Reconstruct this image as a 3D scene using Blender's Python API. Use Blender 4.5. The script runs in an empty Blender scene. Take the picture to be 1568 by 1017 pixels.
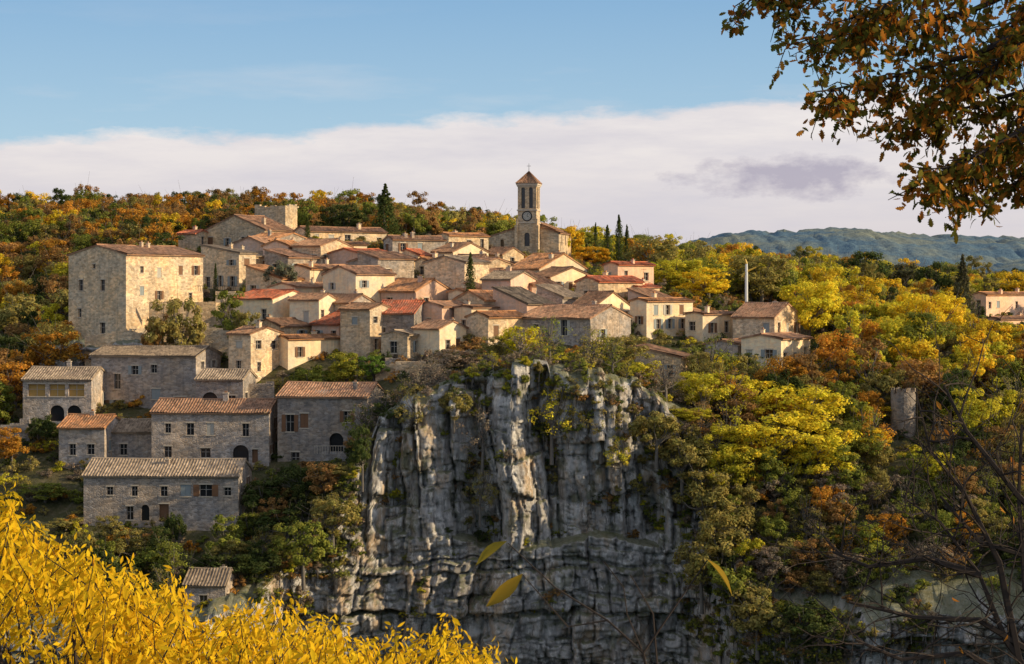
import bpy, math, random
import numpy as np
from mathutils import Vector, Matrix
R=math.radians
rng=np.random.default_rng(7); random.seed(7)
F=2926.0; HZ=440.0
scene=bpy.context.scene
scene.view_settings.view_transform='Standard'; scene.view_settings.look='None'; scene.view_settings.exposure=0
def PX(px,d): return (px-784.0)*d/F
def PZ(py,d): return (HZ-py)*d/F
def PW(px,py,d): return Vector((PX(px,d),d,PZ(py,d)))
def link(o): scene.collection.objects.link(o); return o

# ---------------------------------------------------------------- noise
def hsh(a,b,c,s=0):
    a=np.asarray(a).astype(np.int64);b=np.asarray(b).astype(np.int64);c=np.asarray(c).astype(np.int64)
    n=(a*73856093)^(b*19349663)^(c*83492791)^(s*26544357)
    n=n&0x7fffffff
    n=((n^(n>>13))*1274126177)&0x7fffffff
    n=((n^(n>>15))*2246822519)&0x7fffffff
    return ((n>>8)&0xffff)/65535.0
def vn(x,y,z,s=0):
    x,y,z=np.broadcast_arrays(np.asarray(x,float),np.asarray(y,float),np.asarray(z,float))
    xi=np.floor(x);yi=np.floor(y);zi=np.floor(z)
    fx=x-xi;fy=y-yi;fz=z-zi
    fx=fx*fx*(3-2*fx);fy=fy*fy*(3-2*fy);fz=fz*fz*(3-2*fz)
    r=0
    for i in(0,1):
        for j in(0,1):
            for k in(0,1):
                w=(fx if i else 1-fx)*(fy if j else 1-fy)*(fz if k else 1-fz)
                r=r+w*hsh(xi+i,yi+j,zi+k,s)
    return r*2-1
def fbm(x,y,z,o=4,s=0):
    r=0;a=1.0;t=0
    for i in range(o):
        r=r+a*vn(np.asarray(x)*2**i,np.asarray(y)*2**i,np.asarray(z)*2**i,s+i);t+=a;a*=.5
    return r/t
def sst(a,b,x):
    t=np.clip((x-a)/(b-a),0,1);return t*t*(3-2*t)

# ---------------------------------------------------------------- materials
def newmat(name):
    m=bpy.data.materials.new(name);m.use_nodes=True;nt=m.node_tree;nt.nodes.clear()
    out=nt.nodes.new('ShaderNodeOutputMaterial')
    return m,nt,out
def N(nt,t,**k):
    n=nt.nodes.new(t)
    for a,b in k.items(): setattr(n,a,b)
    return n
def noise(nt,vec,scale,detail=4,rough=.55):
    n=N(nt,'ShaderNodeTexNoise');n.inputs['Scale'].default_value=scale;n.inputs['Detail'].default_value=detail;n.inputs['Roughness'].default_value=rough
    if vec is not None: nt.links.new(vec,n.inputs['Vector'])
    return n.outputs['Fac']
def mapr(nt,v,a,b,c=0,d=1):
    n=N(nt,'ShaderNodeMapRange');nt.links.new(v,n.inputs[0])
    n.inputs[1].default_value=a;n.inputs[2].default_value=b;n.inputs[3].default_value=c;n.inputs[4].default_value=d
    return n.outputs[0]
def mixc(nt,f,a,b,mode='MIX'):
    n=N(nt,'ShaderNodeMix',data_type='RGBA',blend_type=mode)
    for s,v in((n.inputs[0],f),(n.inputs[6],a),(n.inputs[7],b)):
        if hasattr(v,'is_output'): nt.links.new(v,s)
        elif isinstance(v,(int,float)): s.default_value=v
        else: s.default_value=(*v[:3],1)
    return n.outputs[2]
def mth(nt,op,a,b=0.0,c=0.0):
    n=N(nt,'ShaderNodeMath',operation=op)
    for i,v in enumerate((a,b,c)):
        if hasattr(v,'is_output'): nt.links.new(v,n.inputs[i])
        else: n.inputs[i].default_value=v
    return n.outputs[0]
def mapping(nt,vec,scale):
    n=N(nt,'ShaderNodeMapping');n.inputs['Scale'].default_value=scale;nt.links.new(vec,n.inputs['Vector']);return n.outputs[0]
def bump(nt,h,st,dist=.1):
    n=N(nt,'ShaderNodeBump');n.inputs['Strength'].default_value=st;n.inputs['Distance'].default_value=dist;nt.links.new(h,n.inputs['Height']);return n.outputs[0]
def princ(nt,out,col,rough=.9,nrm=None,spec=.2):
    p=N(nt,'ShaderNodeBsdfPrincipled')
    if hasattr(col,'is_output'): nt.links.new(col,p.inputs['Base Color'])
    else: p.inputs['Base Color'].default_value=(*col,1)
    p.inputs['Roughness'].default_value=rough;p.inputs['Specular IOR Level'].default_value=spec
    if nrm is not None: nt.links.new(nrm,p.inputs['Normal'])
    nt.links.new(p.outputs[0],out.inputs[0]);return p
def simple(name,col,rough=.8,spec=.3,var=.15,scale=3):
    m,nt,out=newmat(name);g=N(nt,'ShaderNodeNewGeometry')
    f=noise(nt,g.outputs['Position'],scale)
    c=mixc(nt,f,[x*(1-var) for x in col],[min(1,x*(1+var)) for x in col])
    princ(nt,out,c,rough,None,spec);return m
def N_comb(nt,v):
    n=N(nt,'ShaderNodeCombineColor')
    for i in range(3): nt.links.new(v,n.inputs[i])
    return n.outputs[0]
def stone(name,col,var=.3,mortar=.25,bs=.7,weather=1.0):
    m,nt,out=newmat(name);tc=N(nt,'ShaderNodeTexCoord');oi=N(nt,'ShaderNodeObjectInfo')
    v=tc.outputs['Object'];mp=mapping(nt,v,(2.3,2.3,4.2))
    add=N(nt,'ShaderNodeVectorMath',operation='ADD');nt.links.new(mp,add.inputs[0])
    nz=N(nt,'ShaderNodeTexNoise');nz.inputs['Scale'].default_value=3;nt.links.new(v,nz.inputs['Vector'])
    sc=N(nt,'ShaderNodeVectorMath',operation='SCALE');nt.links.new(nz.outputs['Color'],sc.inputs[0]);sc.inputs['Scale'].default_value=.6
    nt.links.new(sc.outputs[0],add.inputs[1])
    vo=N(nt,'ShaderNodeTexVoronoi');nt.links.new(add.outputs[0],vo.inputs['Vector']);vo.inputs['Scale'].default_value=1
    ve=N(nt,'ShaderNodeTexVoronoi',feature='DISTANCE_TO_EDGE');nt.links.new(add.outputs[0],ve.inputs['Vector']);ve.inputs['Scale'].default_value=1
    sep=N(nt,'ShaderNodeSeparateColor');nt.links.new(vo.outputs['Color'],sep.inputs[0])
    c=mixc(nt,sep.outputs[0],[x*(1-var) for x in col],[min(.92,x*(1+var)) for x in col])
    warm=mixc(nt,sep.outputs[1],(1,1,1),(1.06,.93,.80));c=mixc(nt,.7,c,warm,'MULTIPLY')
    e=mapr(nt,ve.outputs['Distance'],0,.1,1,0)
    c=mixc(nt,mth(nt,'MULTIPLY',e,mortar),c,[min(.85,x*1.35) for x in col])
    big=noise(nt,v,.5,5,.7);st=mapr(nt,big,.35,.68,.64,1.16)
    c=mixc(nt,weather,c,N_comb(nt,st),'MULTIPLY')
    hu=mapr(nt,noise(nt,v,.25,3,.6),.4,.6);c=mixc(nt,1,c,mixc(nt,hu,(.98,.98,1.0),(1.08,.96,.82)),'MULTIPLY')
    vs=noise(nt,mapping(nt,v,(1.6,1.6,.18)),1,4,.6);c=mixc(nt,mapr(nt,vs,.53,.73,0,.55*weather),c,[x*.42 for x in col])
    rb=mapr(nt,oi.outputs['Random'],0,1,.78,1.12);c=mixc(nt,1,c,N_comb(nt,rb),'MULTIPLY')
    h=mth(nt,'ADD',mapr(nt,ve.outputs['Distance'],0,.15,0,1),noise(nt,v,8,3))
    princ(nt,out,c,.95,bump(nt,h,bs,.04),.1);return m
def tiles(name,col):
    m,nt,out=newmat(name);uv=N(nt,'ShaderNodeUVMap',uv_map='UVMap');tc=N(nt,'ShaderNodeTexCoord');oi=N(nt,'ShaderNodeObjectInfo')
    s=N(nt,'ShaderNodeSeparateXYZ');nt.links.new(uv.outputs[0],s.inputs[0])
    fu=mth(nt,'FLOOR',mth(nt,'DIVIDE',s.outputs[0],.34));fv=mth(nt,'FLOOR',mth(nt,'DIVIDE',s.outputs[1],.45))
    cb=N(nt,'ShaderNodeCombineXYZ');nt.links.new(fu,cb.inputs[0]);nt.links.new(fv,cb.inputs[1])
    wn=N(nt,'ShaderNodeTexWhiteNoise',noise_dimensions='3D');nt.links.new(cb.outputs[0],wn.inputs['Vector'])
    c=mixc(nt,wn.outputs['Value'],[x*.55 for x in col],[x*1.4 for x in col])
    sc=N(nt,'ShaderNodeSeparateColor');nt.links.new(wn.outputs['Color'],sc.inputs[0])
    c=mixc(nt,mapr(nt,sc.outputs[1],.7,1,0,.4),c,(.38,.28,.19))
    big=noise(nt,tc.outputs['Object'],.7,5,.7)
    c=mixc(nt,mapr(nt,big,.45,.67,0,.65),c,(.15,.11,.08))
    c=mixc(nt,1,c,N_comb(nt,mapr(nt,oi.outputs['Random'],0,1,.70,1.18)),'MULTIPLY')
    fr=mth(nt,'FRACT',mth(nt,'DIVIDE',s.outputs[1],.45))
    princ(nt,out,c,.9,bump(nt,mth(nt,'ADD',fr,noise(nt,tc.outputs['Object'],9,3)),.6,.04),.15);return m
M={}
M['grey']=stone('grey_stone',(.48,.435,.395))
M['warm']=stone('warm_stone',(.74,.58,.41),weather=.9)
M['cream']=stone('cream_render',(.90,.76,.56),.08,.05,.3,.6)
M['pink']=stone('pink_render',(.76,.55,.43),.08,.05,.25,.6)
M['dark']=stone('dark_stone',(.38,.35,.325))
T_={'brown':tiles('tiles_brown',(.38,.205,.12)),'orange':tiles('tiles_orange',(.54,.255,.115)),'red':tiles('tiles_red',(.50,.145,.07)),'gray':tiles('tiles_weathered',(.35,.265,.185))}
M['glass']=simple('window_glass',(.018,.02,.024),.15,.5,.3)
M['frame']=simple('window_frame',(.42,.37,.32),.7)
M['trim']=simple('dressed_stone',(.56,.47,.36),.9)
M['shut0']=simple('shutter_brown',(.20,.10,.05),.7)
M['shut1']=simple('shutter_grey',(.27,.30,.30),.7)
M['shut2']=simple('shutter_pale',(.45,.42,.36),.7)
M['iron']=simple('dark_iron',(.03,.03,.03),.6)
M['amber']=simple('yellow_lit_pane',(.45,.27,.08),.8)  # window glazing with its yellow light painted in as flat colour

def leafmat(name,fixed=None,trans=.42,vlo=.6,vhi=1.35,hue=.4):
    m,nt,out=newmat(name);g=N(nt,'ShaderNodeNewGeometry')
    if fixed is None:
        a=N(nt,'ShaderNodeAttribute',attribute_type='INSTANCER',attribute_name='tint');base=a.outputs['Color']
    else:
        base=mixc(nt,0,fixed,fixed)
    ri=g.outputs['Random Per Island']
    c=mixc(nt,1,base,N_comb(nt,mapr(nt,ri,0,1,vlo,vhi)),'MULTIPLY')
    wn=N(nt,'ShaderNodeTexWhiteNoise',noise_dimensions='1D');nt.links.new(ri,wn.inputs['W'])
    c=mixc(nt,mapr(nt,wn.outputs['Value'],0,1,0,hue),c,mixc(nt,1,c,(1.2,.75,.7),'MULTIPLY'))
    if fixed is None:
        tc=N(nt,'ShaderNodeTexCoord');cl=noise(nt,tc.outputs['Object'],.55,2)
        c=mixc(nt,mapr(nt,cl,.4,.65,0,.5),c,mixc(nt,1,c,(.62,.85,.8),'MULTIPLY'))
    d=N(nt,'ShaderNodeBsdfDiffuse');t=N(nt,'ShaderNodeBsdfTranslucent');nt.links.new(c,d.inputs[0]);nt.links.new(c,t.inputs[0])
    mx=N(nt,'ShaderNodeMixShader');mx.inputs[0].default_value=trans;nt.links.new(d.outputs[0],mx.inputs[1]);nt.links.new(t.outputs[0],mx.inputs[2])
    nt.links.new(mx.outputs[0],out.inputs[0]);return m
M['leaf']=leafmat('foliage')
M['bark']=simple('bark',(.16,.14,.12),.95,.1,.4,4)
M['twig']=simple('twig_bark',(.045,.035,.03),.9,.1,.3,6)

# ---------------------------------------------------------------- mesh helpers
class Acc:
    def __init__(s): s.v=[];s.f=[];s.uv=[]
    def quad(s,*p,uv=None):
        n=len(s.v);s.v.extend(p);s.f.append(tuple(range(n,n+len(p))))
        s.uv.extend(uv if uv else [(0,0)]*len(p))
    def box(s,o,u,n,u0,u1,z0,z1,n0,n1):
        def P(a,z,b): return (o[0]+u[0]*a+n[0]*b,o[1]+u[1]*a+n[1]*b,z)
        c=[P(a,z,b) for a in(u0,u1) for z in(z0,z1) for b in(n0,n1)]
        for q in((0,1,3,2),(4,6,7,5),(0,4,5,1),(2,3,7,6),(0,2,6,4),(1,5,7,3)): s.quad(*[c[i] for i in q])
    def obj(s,name,mat,parent=None,uv=False):
        me=bpy.data.meshes.new(name);me.from_pydata(s.v,[],s.f)
        if uv:
            l=me.uv_layers.new(name='UVMap');a=[]
            for f in s.f:
                for i in f: a.extend(s.uv[i])
            l.data.foreach_set('uv',a)
        me.materials.append(mat);o=link(bpy.data.objects.new(name,me))
        if parent: o.parent=parent
        return o
def tube(acc,pts,rad,sides=6):
    pts=[Vector(p) for p in pts];n=len(pts);base=len(acc.v)
    for i,p in enumerate(pts):
        t=(pts[min(i+1,n-1)]-pts[max(i-1,0)]).normalized()
        a=t.cross(Vector((.3,.9,.2))).normalized();b=t.cross(a)
        for k in range(sides):
            an=2*math.pi*k/sides;acc.v.append(tuple(p+(a*math.cos(an)+b*math.sin(an))*rad[i]));acc.uv.append((0,0))
    for i in range(n-1):
        for k in range(sides):
            k2=(k+1)%sides;acc.f.append((base+i*sides+k,base+i*sides+k2,base+(i+1)*sides+k2,base+(i+1)*sides+k))
def np_mesh(name,V,Fq):
    V=np.asarray(V,np.float32).reshape(-1,3);Fq=np.asarray(Fq,np.int32);k=Fq.shape[1]
    me=bpy.data.meshes.new(name);me.vertices.add(len(V));me.vertices.foreach_set('co',V.ravel())
    me.loops.add(Fq.size);me.loops.foreach_set('vertex_index',Fq.ravel())
    me.polygons.add(len(Fq));me.polygons.foreach_set('loop_start',np.arange(0,Fq.size,k,dtype=np.int32))
    me.update(calc_edges=True);me.validate();return me
def grid_faces(nr,nc):
    i=np.arange(nr-1)[:,None]*nc+np.arange(nc-1)[None,:]
    i=i.ravel();return np.stack([i,i+1,i+nc+1,i+nc],1)
def empty(name,loc=(0,0,0),rz=0):
    e=link(bpy.data.objects.new(name,None));e.location=loc;e.rotation_euler=(0,0,rz);e.empty_display_size=.5;return e

# ---------------------------------------------------------------- terrain data
LIP=[(-300,960,192),(0,960,192),(250,950,194),(400,900,203),(440,850,211),(500,780,213),(545,720,214),(580,640,216),(620,604,217),(700,588,217),(780,565,216),(850,566,216),(920,575,217),(1000,600,218),(1050,650,217),(1085,740,213),(1120,850,207),(1180,940,202),(1290,950,199),(1330,930,198),(1568,920,196),(2000,920,196)]
lx=np.array([PX(p,d) for p,q,d in LIP]);ly=np.array([d for p,q,d in LIP],float);lz=np.array([PZ(q,d) for p,q,d in LIP])
def lipy(x): return np.interp(x,lx,ly)
def lipz(x): return np.interp(x,lx,lz)
CT=list(LIP)+[
 (-200,560,300),(0,640,245),(0,590,270),(0,500,310),(0,400,370),(0,348,430),(-300,348,430),(150,347,430),(300,345,430),(500,345,430),(700,362,430),(790,390,430),(900,405,430),(1100,425,430),(1300,445,430),(1568,468,430),(1900,470,430),
 (200,440,320),(270,400,330),(300,380,340),(700,385,350),(800,388,345),(900,405,345),
 (1000,440,330),(1100,462,310),(1300,480,310),(1568,505,310),(1850,510,310),(1100,530,262),(1300,548,258),(1568,575,252),(1850,600,250),
 (1100,590,236),(1300,640,228),(1568,680,222),(1850,700,222),(1130,740,216),(1300,790,209),(1568,830,205),(1850,850,205),
 (200,820,212),(30,830,212),(380,830,213),(-200,830,212),(50,730,226),(400,720,225),(540,725,222),(30,650,238),(420,650,240),(570,610,232),
 (640,560,236),(760,560,236),(900,558,236),(1000,575,238),(200,540,258),(330,520,258),(400,560,250),(850,520,250),(700,540,246)]
HS=[]
def H(L,C,Rr,eave,base,d,th,roof,mat='warm',tile='brown',D=None,W=None,pitch=.3,fw=None,sw=None,ch=1,name='stone_house',dens=.75,flat=0,ct=True):
    if ct and th>=40: th-=8
    h=dict(L=L,C=C,R=Rr,e=eave,b=base,d=d,th=th,roof=roof,mat=mat,tile=tile,D=D,W=W,p=pitch,fw=fw,sw=sw,ch=ch,name=name,dens=dens)
    if ct: HS.append(h);CT.append((C,base,d))
    return h
# ---- lower left terraces
H(128,365,372,730,806,214,3,'x','grey','gray',D=8,pitch=.36,fw=[(.03,.1,1.6,1.7,'door'),(.17,.62,.7,.9,''),(.33,.6,.7,1.1,''),(.30,.12,.8,1.5,''),(.40,.1,.9,1.8,'arch'),(.52,.08,1.1,2.0,'door'),(.52,.6,.8,1.1,''),(.66,.6,1.2,1.3,'s'),(.79,.6,1.4,1.3,'s'),(.93,.62,.8,.9,'')],ch=1)
H(90,160,175,656,725,227,8,'x','grey','orange',D=7,pitch=.35,fw=[(.3,.4,.8,1.3,''),(.7,.42,.9,1.2,'')],ch=1)
H(160,232,236,662,712,229,6,'x','grey','gray',D=6,pitch=.4,fw=[(.4,.3,.9,1.3,'')],ch=0)
H(232,412,416,633,713,226,3,'x','grey','brown',D=9,pitch=.28,fw=[(.14,.62,.7,1.1,''),(.33,.58,.9,1.4,''),(.5,.58,.9,1.4,'s'),(.8,.56,.8,1.5,''),(.14,.15,.9,1.3,''),(.46,.15,1.2,1.1,''),(.76,.02,1.9,2.3,'arch'),(.88,.05,.7,1.6,'door')],ch=1)
H(425,562,575,609,728,225,10,'x','dark','brown',D=9,pitch=.3,fw=[(.14,.55,1.0,2.0,'s'),(.3,.6,1.0,1.7,'s'),(.78,.68,.9,1.3,'s'),(.66,.3,1.7,2.2,'arch'),(.2,.12,1.0,1.5,'')],ch=1)
H(35,140,144,582,648,238,4,'x','grey','gray',D=8,pitch=.32,fw=[(.2,.62,2.2,1.5,'a'),(.5,.62,2.0,1.5,'a'),(.78,.62,2.0,1.5,'a'),(.5,.04,1.8,2.0,'arch'),(.75,.04,1.8,2.0,'arch')],ch=1)
H(140,300,348,546,648,241,14,'x','grey','gray',D=8,pitch=.25,fw=[(.1,.5,.9,1.9,''),(.25,.5,.9,1.9,''),(.42,.72,.9,1.1,'s'),(.6,.75,.8,1,''),(.1,.1,1.0,1.9,'s'),(.25,.1,1.0,1.9,'s'),(.42,.1,1.0,1.9,''),(.62,.35,1.2,1.3,'s'),(.85,.15,1.6,2.0,'s')],ch=1)
H(300,372,392,582,648,236,8,'x','dark','gray',D=6,pitch=.35,fw=[(.3,.3,2.0,2.2,'arch'),(.75,.3,1.1,1.8,'')],ch=0)
H(282,345,352,897,950,200,3,'x','grey','gray',D=6,pitch=.4,ch=1)
# ---- big house on the rock
H(105,193,311,390,528,262,44,'y','warm','brown',pitch=.22,ch=2,fw=[(.22,.6,.9,1.5,''),(.6,.6,.9,1.5,''),(.2,.3,.7,1.2,''),(.6,.12,1,1.5,''),(.45,.85,.6,.6,'')],sw=[(.2,.55,.8,1.2,'s'),(.42,.75,.8,1.3,'s'),(.42,.5,.8,1.2,'s'),(.7,.78,.8,1.3,'s'),(.9,.78,.8,1.3,'s'),(.62,.28,.9,1.9,'s'),(.83,.5,.7,.9,''),(.2,.8,.7,.9,'')],name='large_stone_house')
H(308,366,390,388,446,284,38,'r','warm','gray',pitch=.15)
H(273,300,318,358,378,322,40,'x','warm','red')
H(313,405,450,352,388,318,40,'y','warm','brown',pitch=.38)
H(390,437,451,317,356,336,30,'flat','warm','gray',ch=0,name='ruined_keep',dens=.3)
H(450,470,592,354,380,318,62,'y','warm','brown',pitch=.32,ch=1)
H(590,601,682,367,392,305,66,'y','grey','brown',pitch=.36,ch=2)
H(675,687,748,361,384,314,58,'y','warm','orange',pitch=.26)
H(418,437,478,378,404,301,50,'y','warm','brown')
H(473,486,562,374,402,299,58,'y','cream','brown',pitch=.22)
H(560,580,640,398,426,288,56,'y','warm','brown',pitch=.3)
H(338,372,418,392,420,292,48,'y','warm','gray',pitch=.25)
H(455,476,544,410,436,283,54,'y','cream','brown',pitch=.22)
H(640,655,694,400,428,286,56,'y','warm','orange',pitch=.3)
H(662,694,748,386,424,293,48,'x','cream','brown',pitch=.34,ch=2)
H(740,770,802,390,412,300,46,'x','warm','brown',pitch=.4,ch=0)
H(412,452,546,440,478,268,50,'y','cream','brown',pitch=.2,ch=2)
H(486,536,572,464,500,259,42,'x','grey','brown',pitch=.4)
H(553,594,702,444,472,271,52,'y','cream','orange',pitch=.2,ch=2)
H(573,634,640,480,542,250,14,'x','dark','red',D=8,pitch=.38,ch=1)
H(633,673,714,504,552,246,46,'x','cream','brown',pitch=.34)
H(698,722,762,472,524,253,46,'y','cream','brown',pitch=.15)
H(696,712,762,448,476,266,46,'y','cream','orange',pitch=.25)
H(350,384,432,512,580,243,42,'x','warm','brown',pitch=.25,ch=1)
H(430,441,541,520,566,246,58,'y','cream','orange',pitch=.26,ch=1)
H(388,428,476,500,530,252,46,'y','warm','brown',pitch=.36)
H(745,790,828,410,440,286,44,'y','warm','brown',pitch=.28)
H(780,826,899,412,444,282,44,'x','cream','orange',pitch=.36,ch=2)
H(782,806,892,464,492,264,52,'y','warm','brown',pitch=.26)
H(880,926,962,438,466,273,42,'x','warm','orange',pitch=.4)
H(935,946,1001,406,442,290,56,'y','pink','red',pitch=.26,ch=1)
H(800,904,966,488,536,246,34,'x','grey','brown',pitch=.3,ch=1,fw=[(.62,.45,.9,2.0,'s'),(.2,.5,.8,1.2,'')],sw=[(.3,.3,1,1.4,'s')])
H(875,910,966,470,500,256,44,'x','cream','brown',pitch=.42)
H(965,990,1061,462,522,256,54,'y','cream','orange',pitch=.2,ch=1,sw=[(.2,.66,.9,1.3,'s'),(.45,.66,.9,1.3,'s'),(.75,.66,.9,1.3,'s'),(.25,.3,.9,1.3,'s'),(.5,.3,.9,1.3,'s'),(.78,.3,.9,1.3,'s')])
H(1052,1076,1126,482,526,257,52,'y','cream','brown',pitch=.18)
H(960,975,1010,440,462,272,52,'y','warm','red',pitch=.2)
H(1122,1186,1226,486,520,254,40,'x','warm','brown',pitch=.4,ch=1)
H(1135,1196,1241,520,574,244,42,'y','cream','brown',pitch=.18,ch=1)
H(1080,1130,1160,528,562,248,40,'y','grey','brown',pitch=.2,ch=0)
H(972,1042,1066,548,596,234,32,'r','warm','brown',pitch=.2,ch=0)
H(1497,1510,1600,452,486,330,54,'y','pink','orange',pitch=.25,ch=2)
H(1514,1530,1600,490,516,315,52,'y','pink','brown',pitch=.25)
CT.append((807,388,325))
cp=np.array([[PX(p,d),d,PZ(q,d)] for p,q,d in CT])
def _K(a,b): return -np.sqrt(((a[:,None,:]-b[None,:,:])**2).sum(2)+1.0)
nC=len(cp);A=np.zeros((nC+3,nC+3));A[:nC,:nC]=_K(cp[:,:2],cp[:,:2])+np.eye(nC)*3.0
A[:nC,nC]=1;A[:nC,nC+1:]=cp[:,:2];A[nC,:nC]=1;A[nC+1:,:nC]=cp[:,:2].T
sol=np.linalg.solve(A,np.concatenate([cp[:,2],np.zeros(3)]))
def rbf(x,y):
    sh=x.shape;q=np.stack([x.ravel(),y.ravel()],1);r=np.zeros(len(q))
    for i in range(0,len(q),20000):
        b=q[i:i+20000];r[i:i+20000]=_K(b,cp[:,:2])@sol[:nC]+sol[nC]+b@sol[nC+1:]
    return r.reshape(sh)
def Tn(x,y,back=-.6):
    x=np.asarray(x,float);y=np.asarray(y,float);x,y=np.broadcast_arrays(x,y)
    xc=np.clip(x,-95,115);yc=np.clip(y,185,445);yl=lipy(xc)
    z=rbf(xc,np.maximum(yc,yl))
    z=np.clip(z,-40,16)
    z=z+fbm(x/7,y/7,0,3,5)*.5*sst(0,6,y-yl)
    z=np.where(y>445,z+(-22-z)*sst(445,800,y),z)
    low=lipz(xc)-1.0-(yl+back-y)*9
    z=np.where(y<yl+back,np.clip(low,-60,z),z)
    near=-1.7-np.clip(y-3.5,0,14)*.6-np.clip(y-17.5,0,60)*1.6+fbm(x/2,y/2,0,3,9)*.06
    z=np.where(y<110,np.maximum(near,-60),z)
    shade_ridge=-60+46*sst(74,86,x)*sst(140,160,y)*(1-sst(202,212,y))*(1-sst(150,200,x))  # unseen ridge right of frame, added to cast shade on the lower slope
    return np.maximum(z,shade_ridge)
def Ts(x,y): return float(Tn(np.array([x]),np.array([y]))[0])
xs=np.concatenate([-np.geomspace(5000,82,26),np.arange(-80,81,.9),np.geomspace(82,5000,26)])
ys=np.concatenate([[-2000,-600,-200,-60],np.arange(-30,24,1.2),np.arange(26,184,7),np.arange(184,350,.9),np.arange(350,480,3),np.geomspace(485,7000,40)])
GX,GY=np.meshgrid(xs,ys);GZ=Tn(GX,GY,4.2)
me=np_mesh('ground',np.stack([GX,GY,GZ],-1),grid_faces(len(ys),len(xs)))
m,nt,out=newmat('hillside_soil');g=N(nt,'ShaderNodeNewGeometry');v=g.outputs['Position']
c=mixc(nt,mapr(nt,noise(nt,v,.35,6,.65),.35,.65),(.05,.06,.02),(.12,.10,.05))
c=mixc(nt,mapr(nt,noise(nt,v,1.7,5,.6),.5,.7,0,.6),c,(.19,.16,.11))
princ(nt,out,c,.95,bump(nt,noise(nt,v,2.5,6,.7),.8,.3),.1)
me.materials.append(m);me.polygons.foreach_set('use_smooth',[True]*len(me.polygons));link(bpy.data.objects.new('ground',me))
a=Acc();a.quad((-400,60,-59.2),(400,60,-59.2),(400,215,-59.2),(-400,215,-59.2));a.obj('river',simple('river_water',(.03,.06,.05),.08,.5,.1,.2))

# ---------------------------------------------------------------- cliff : jointed limestone in two tiers
cx=np.arange(-96,90,.17);nr=270
tt=np.linspace(0,1,nr)**1.03
yl=lipy(cx)[None,:];zt=(lipz(cx)+.1+hsh(np.floor(cx/2.1),0,0,3)*1.1-.5+hsh(np.floor(cx/.8),0,0,4)*.5+fbm(cx/5,0,0,3,2)*.6)[None,:]
CX=np.repeat(cx[None,:],nr,0);S=tt[:,None]*(zt+45);Z=zt-S
wx=CX+1.4*vn(CX/8,Z/14,0,11)+.5*vn(CX/2.5,Z/5,0,12)+.18*vn(CX/.7,Z/1.2,0,13)
zw=Z+.9*vn(CX/7,Z/5,0,14)+.3*vn(CX/1.5,Z/1.5,0,15)
def blk(w,h,amp,s,cv=.8,ch=.5,crow=0.):
    if crow:
        zq=zw/h+.4*vn(zw/(1.6*h),0,0,s+5);j=np.floor(zq);u=zq-j
        q=wx/w*(.6+.8*hsh(j,3,0,s))+hsh(j,9,0,s)*9;i=np.floor(q);t=q-i
    else:
        q=wx/w+.45*vn(wx/(1.9*w),0,0,s+4);i=np.floor(q);t=q-i
        zq=(zw+.45*(hsh(i,5,0,s)-.5)*wx)/(h*(.6+.8*hsh(i,6,0,s)))+hsh(i,9,0,s)*9;j=np.floor(zq);u=zq-j
    r=(hsh(i,j,0,s)-.5)*2*amp+(hsh(i,j,1,s)-.5)*2.8*(t-.5)*amp+(hsh(i,j,2,s)-.5)*1.8*(u-.5)*amp+crow*amp*(hsh(j,0,7,s)-.5)*2
    e1=np.minimum(t,1-t)*w;e2=np.minimum(u,1-u)*h
    k1=.25+1.1*hsh(i,0,4,s)
    return r-cv*k1*np.exp(-(e1/.2)**2)*np.minimum(1,amp+.25)-ch*k1*np.exp(-(e2/.15)**2)*np.minimum(1,amp+.2)
low=sst(-27.5,-28.1,Z+1.6*vn(CX/9,0,0,31)+.5*hsh(np.floor(wx/2),0,0,34))
rgh=.45+.75*(fbm(CX/6,Z/7,3,3,77)*.5+.5)*1.4
up_=blk(6.3,13,1.5,121,1.3,.3)+blk(2.9,7,.75,131,.9,.4)*rgh+blk(1.15,2.6,.36,141,.5,.3)*rgh+blk(.6,.9,.17,151,.2,.2)
lo_=blk(8.5,5.2,.8,221,1.0,.7,.6)+blk(3.4,2.6,.6,231,.8,.5,.45)*rgh+blk(1.4,1.1,.33,241,.45,.3,.35)*rgh+blk(.7,.5,.14,251,.2,.2,.5)
f=up_*(1-low)+(lo_+2.0)*low+1.0
f=f+sst(-37.3,-37.7,Z+.8*vn(CX/7,0,0,32))*-2.0*sst(0,.3,vn(CX/9,4,0,33)+.2)
for p,amp,sg in((655,1.8,2.4),(735,-2.8,1.5),(785,1.6,1.8),(845,-2.2,1.3),(900,.6,2),(985,-1.5,2),(600,-1.2,1.3)):
    f=f+amp*np.exp(-((wx-PX(p,216))/sg)**2)*(1-.7*low)
f=f+fbm(CX/8,Z/10,0,3,51)*1.0+fbm(CX/2.6,Z/3,0,3,53)*.55+fbm(CX/1.0,Z/1.2,0,3,52)*.30+.03*S
f=np.maximum(f,-3.4)
f=f*sst(-.2,1.6,S)+1.0*sst(0,.5,S)-.6
Y=yl-f
def row(dy,dz): 
    y=yl+dy;return np.stack([cx[None,:],y,Tn(cx[None,:],y)+dz],-1)
V=np.concatenate([row(8,-.6),row(5.2,-.05),row(2.8,.1+.25*vn(cx/1.3,0,0,91)[None,:]),np.stack([CX,Y,Z],-1),np.stack([cx[None,:],yl-14,np.full_like(yl,-62)],-1)],0)
me=np_mesh('limestone_cliff',V,grid_faces(V.shape[0],V.shape[1]))
m,nt,out=newmat('limestone');g=N(nt,'ShaderNodeNewGeometry');v=g.outputs['Position']
n1=noise(nt,v,.3,7,.7)
c=mixc(nt,mapr(nt,n1,.38,.62),(.34,.315,.295),(.66,.625,.59))
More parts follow.
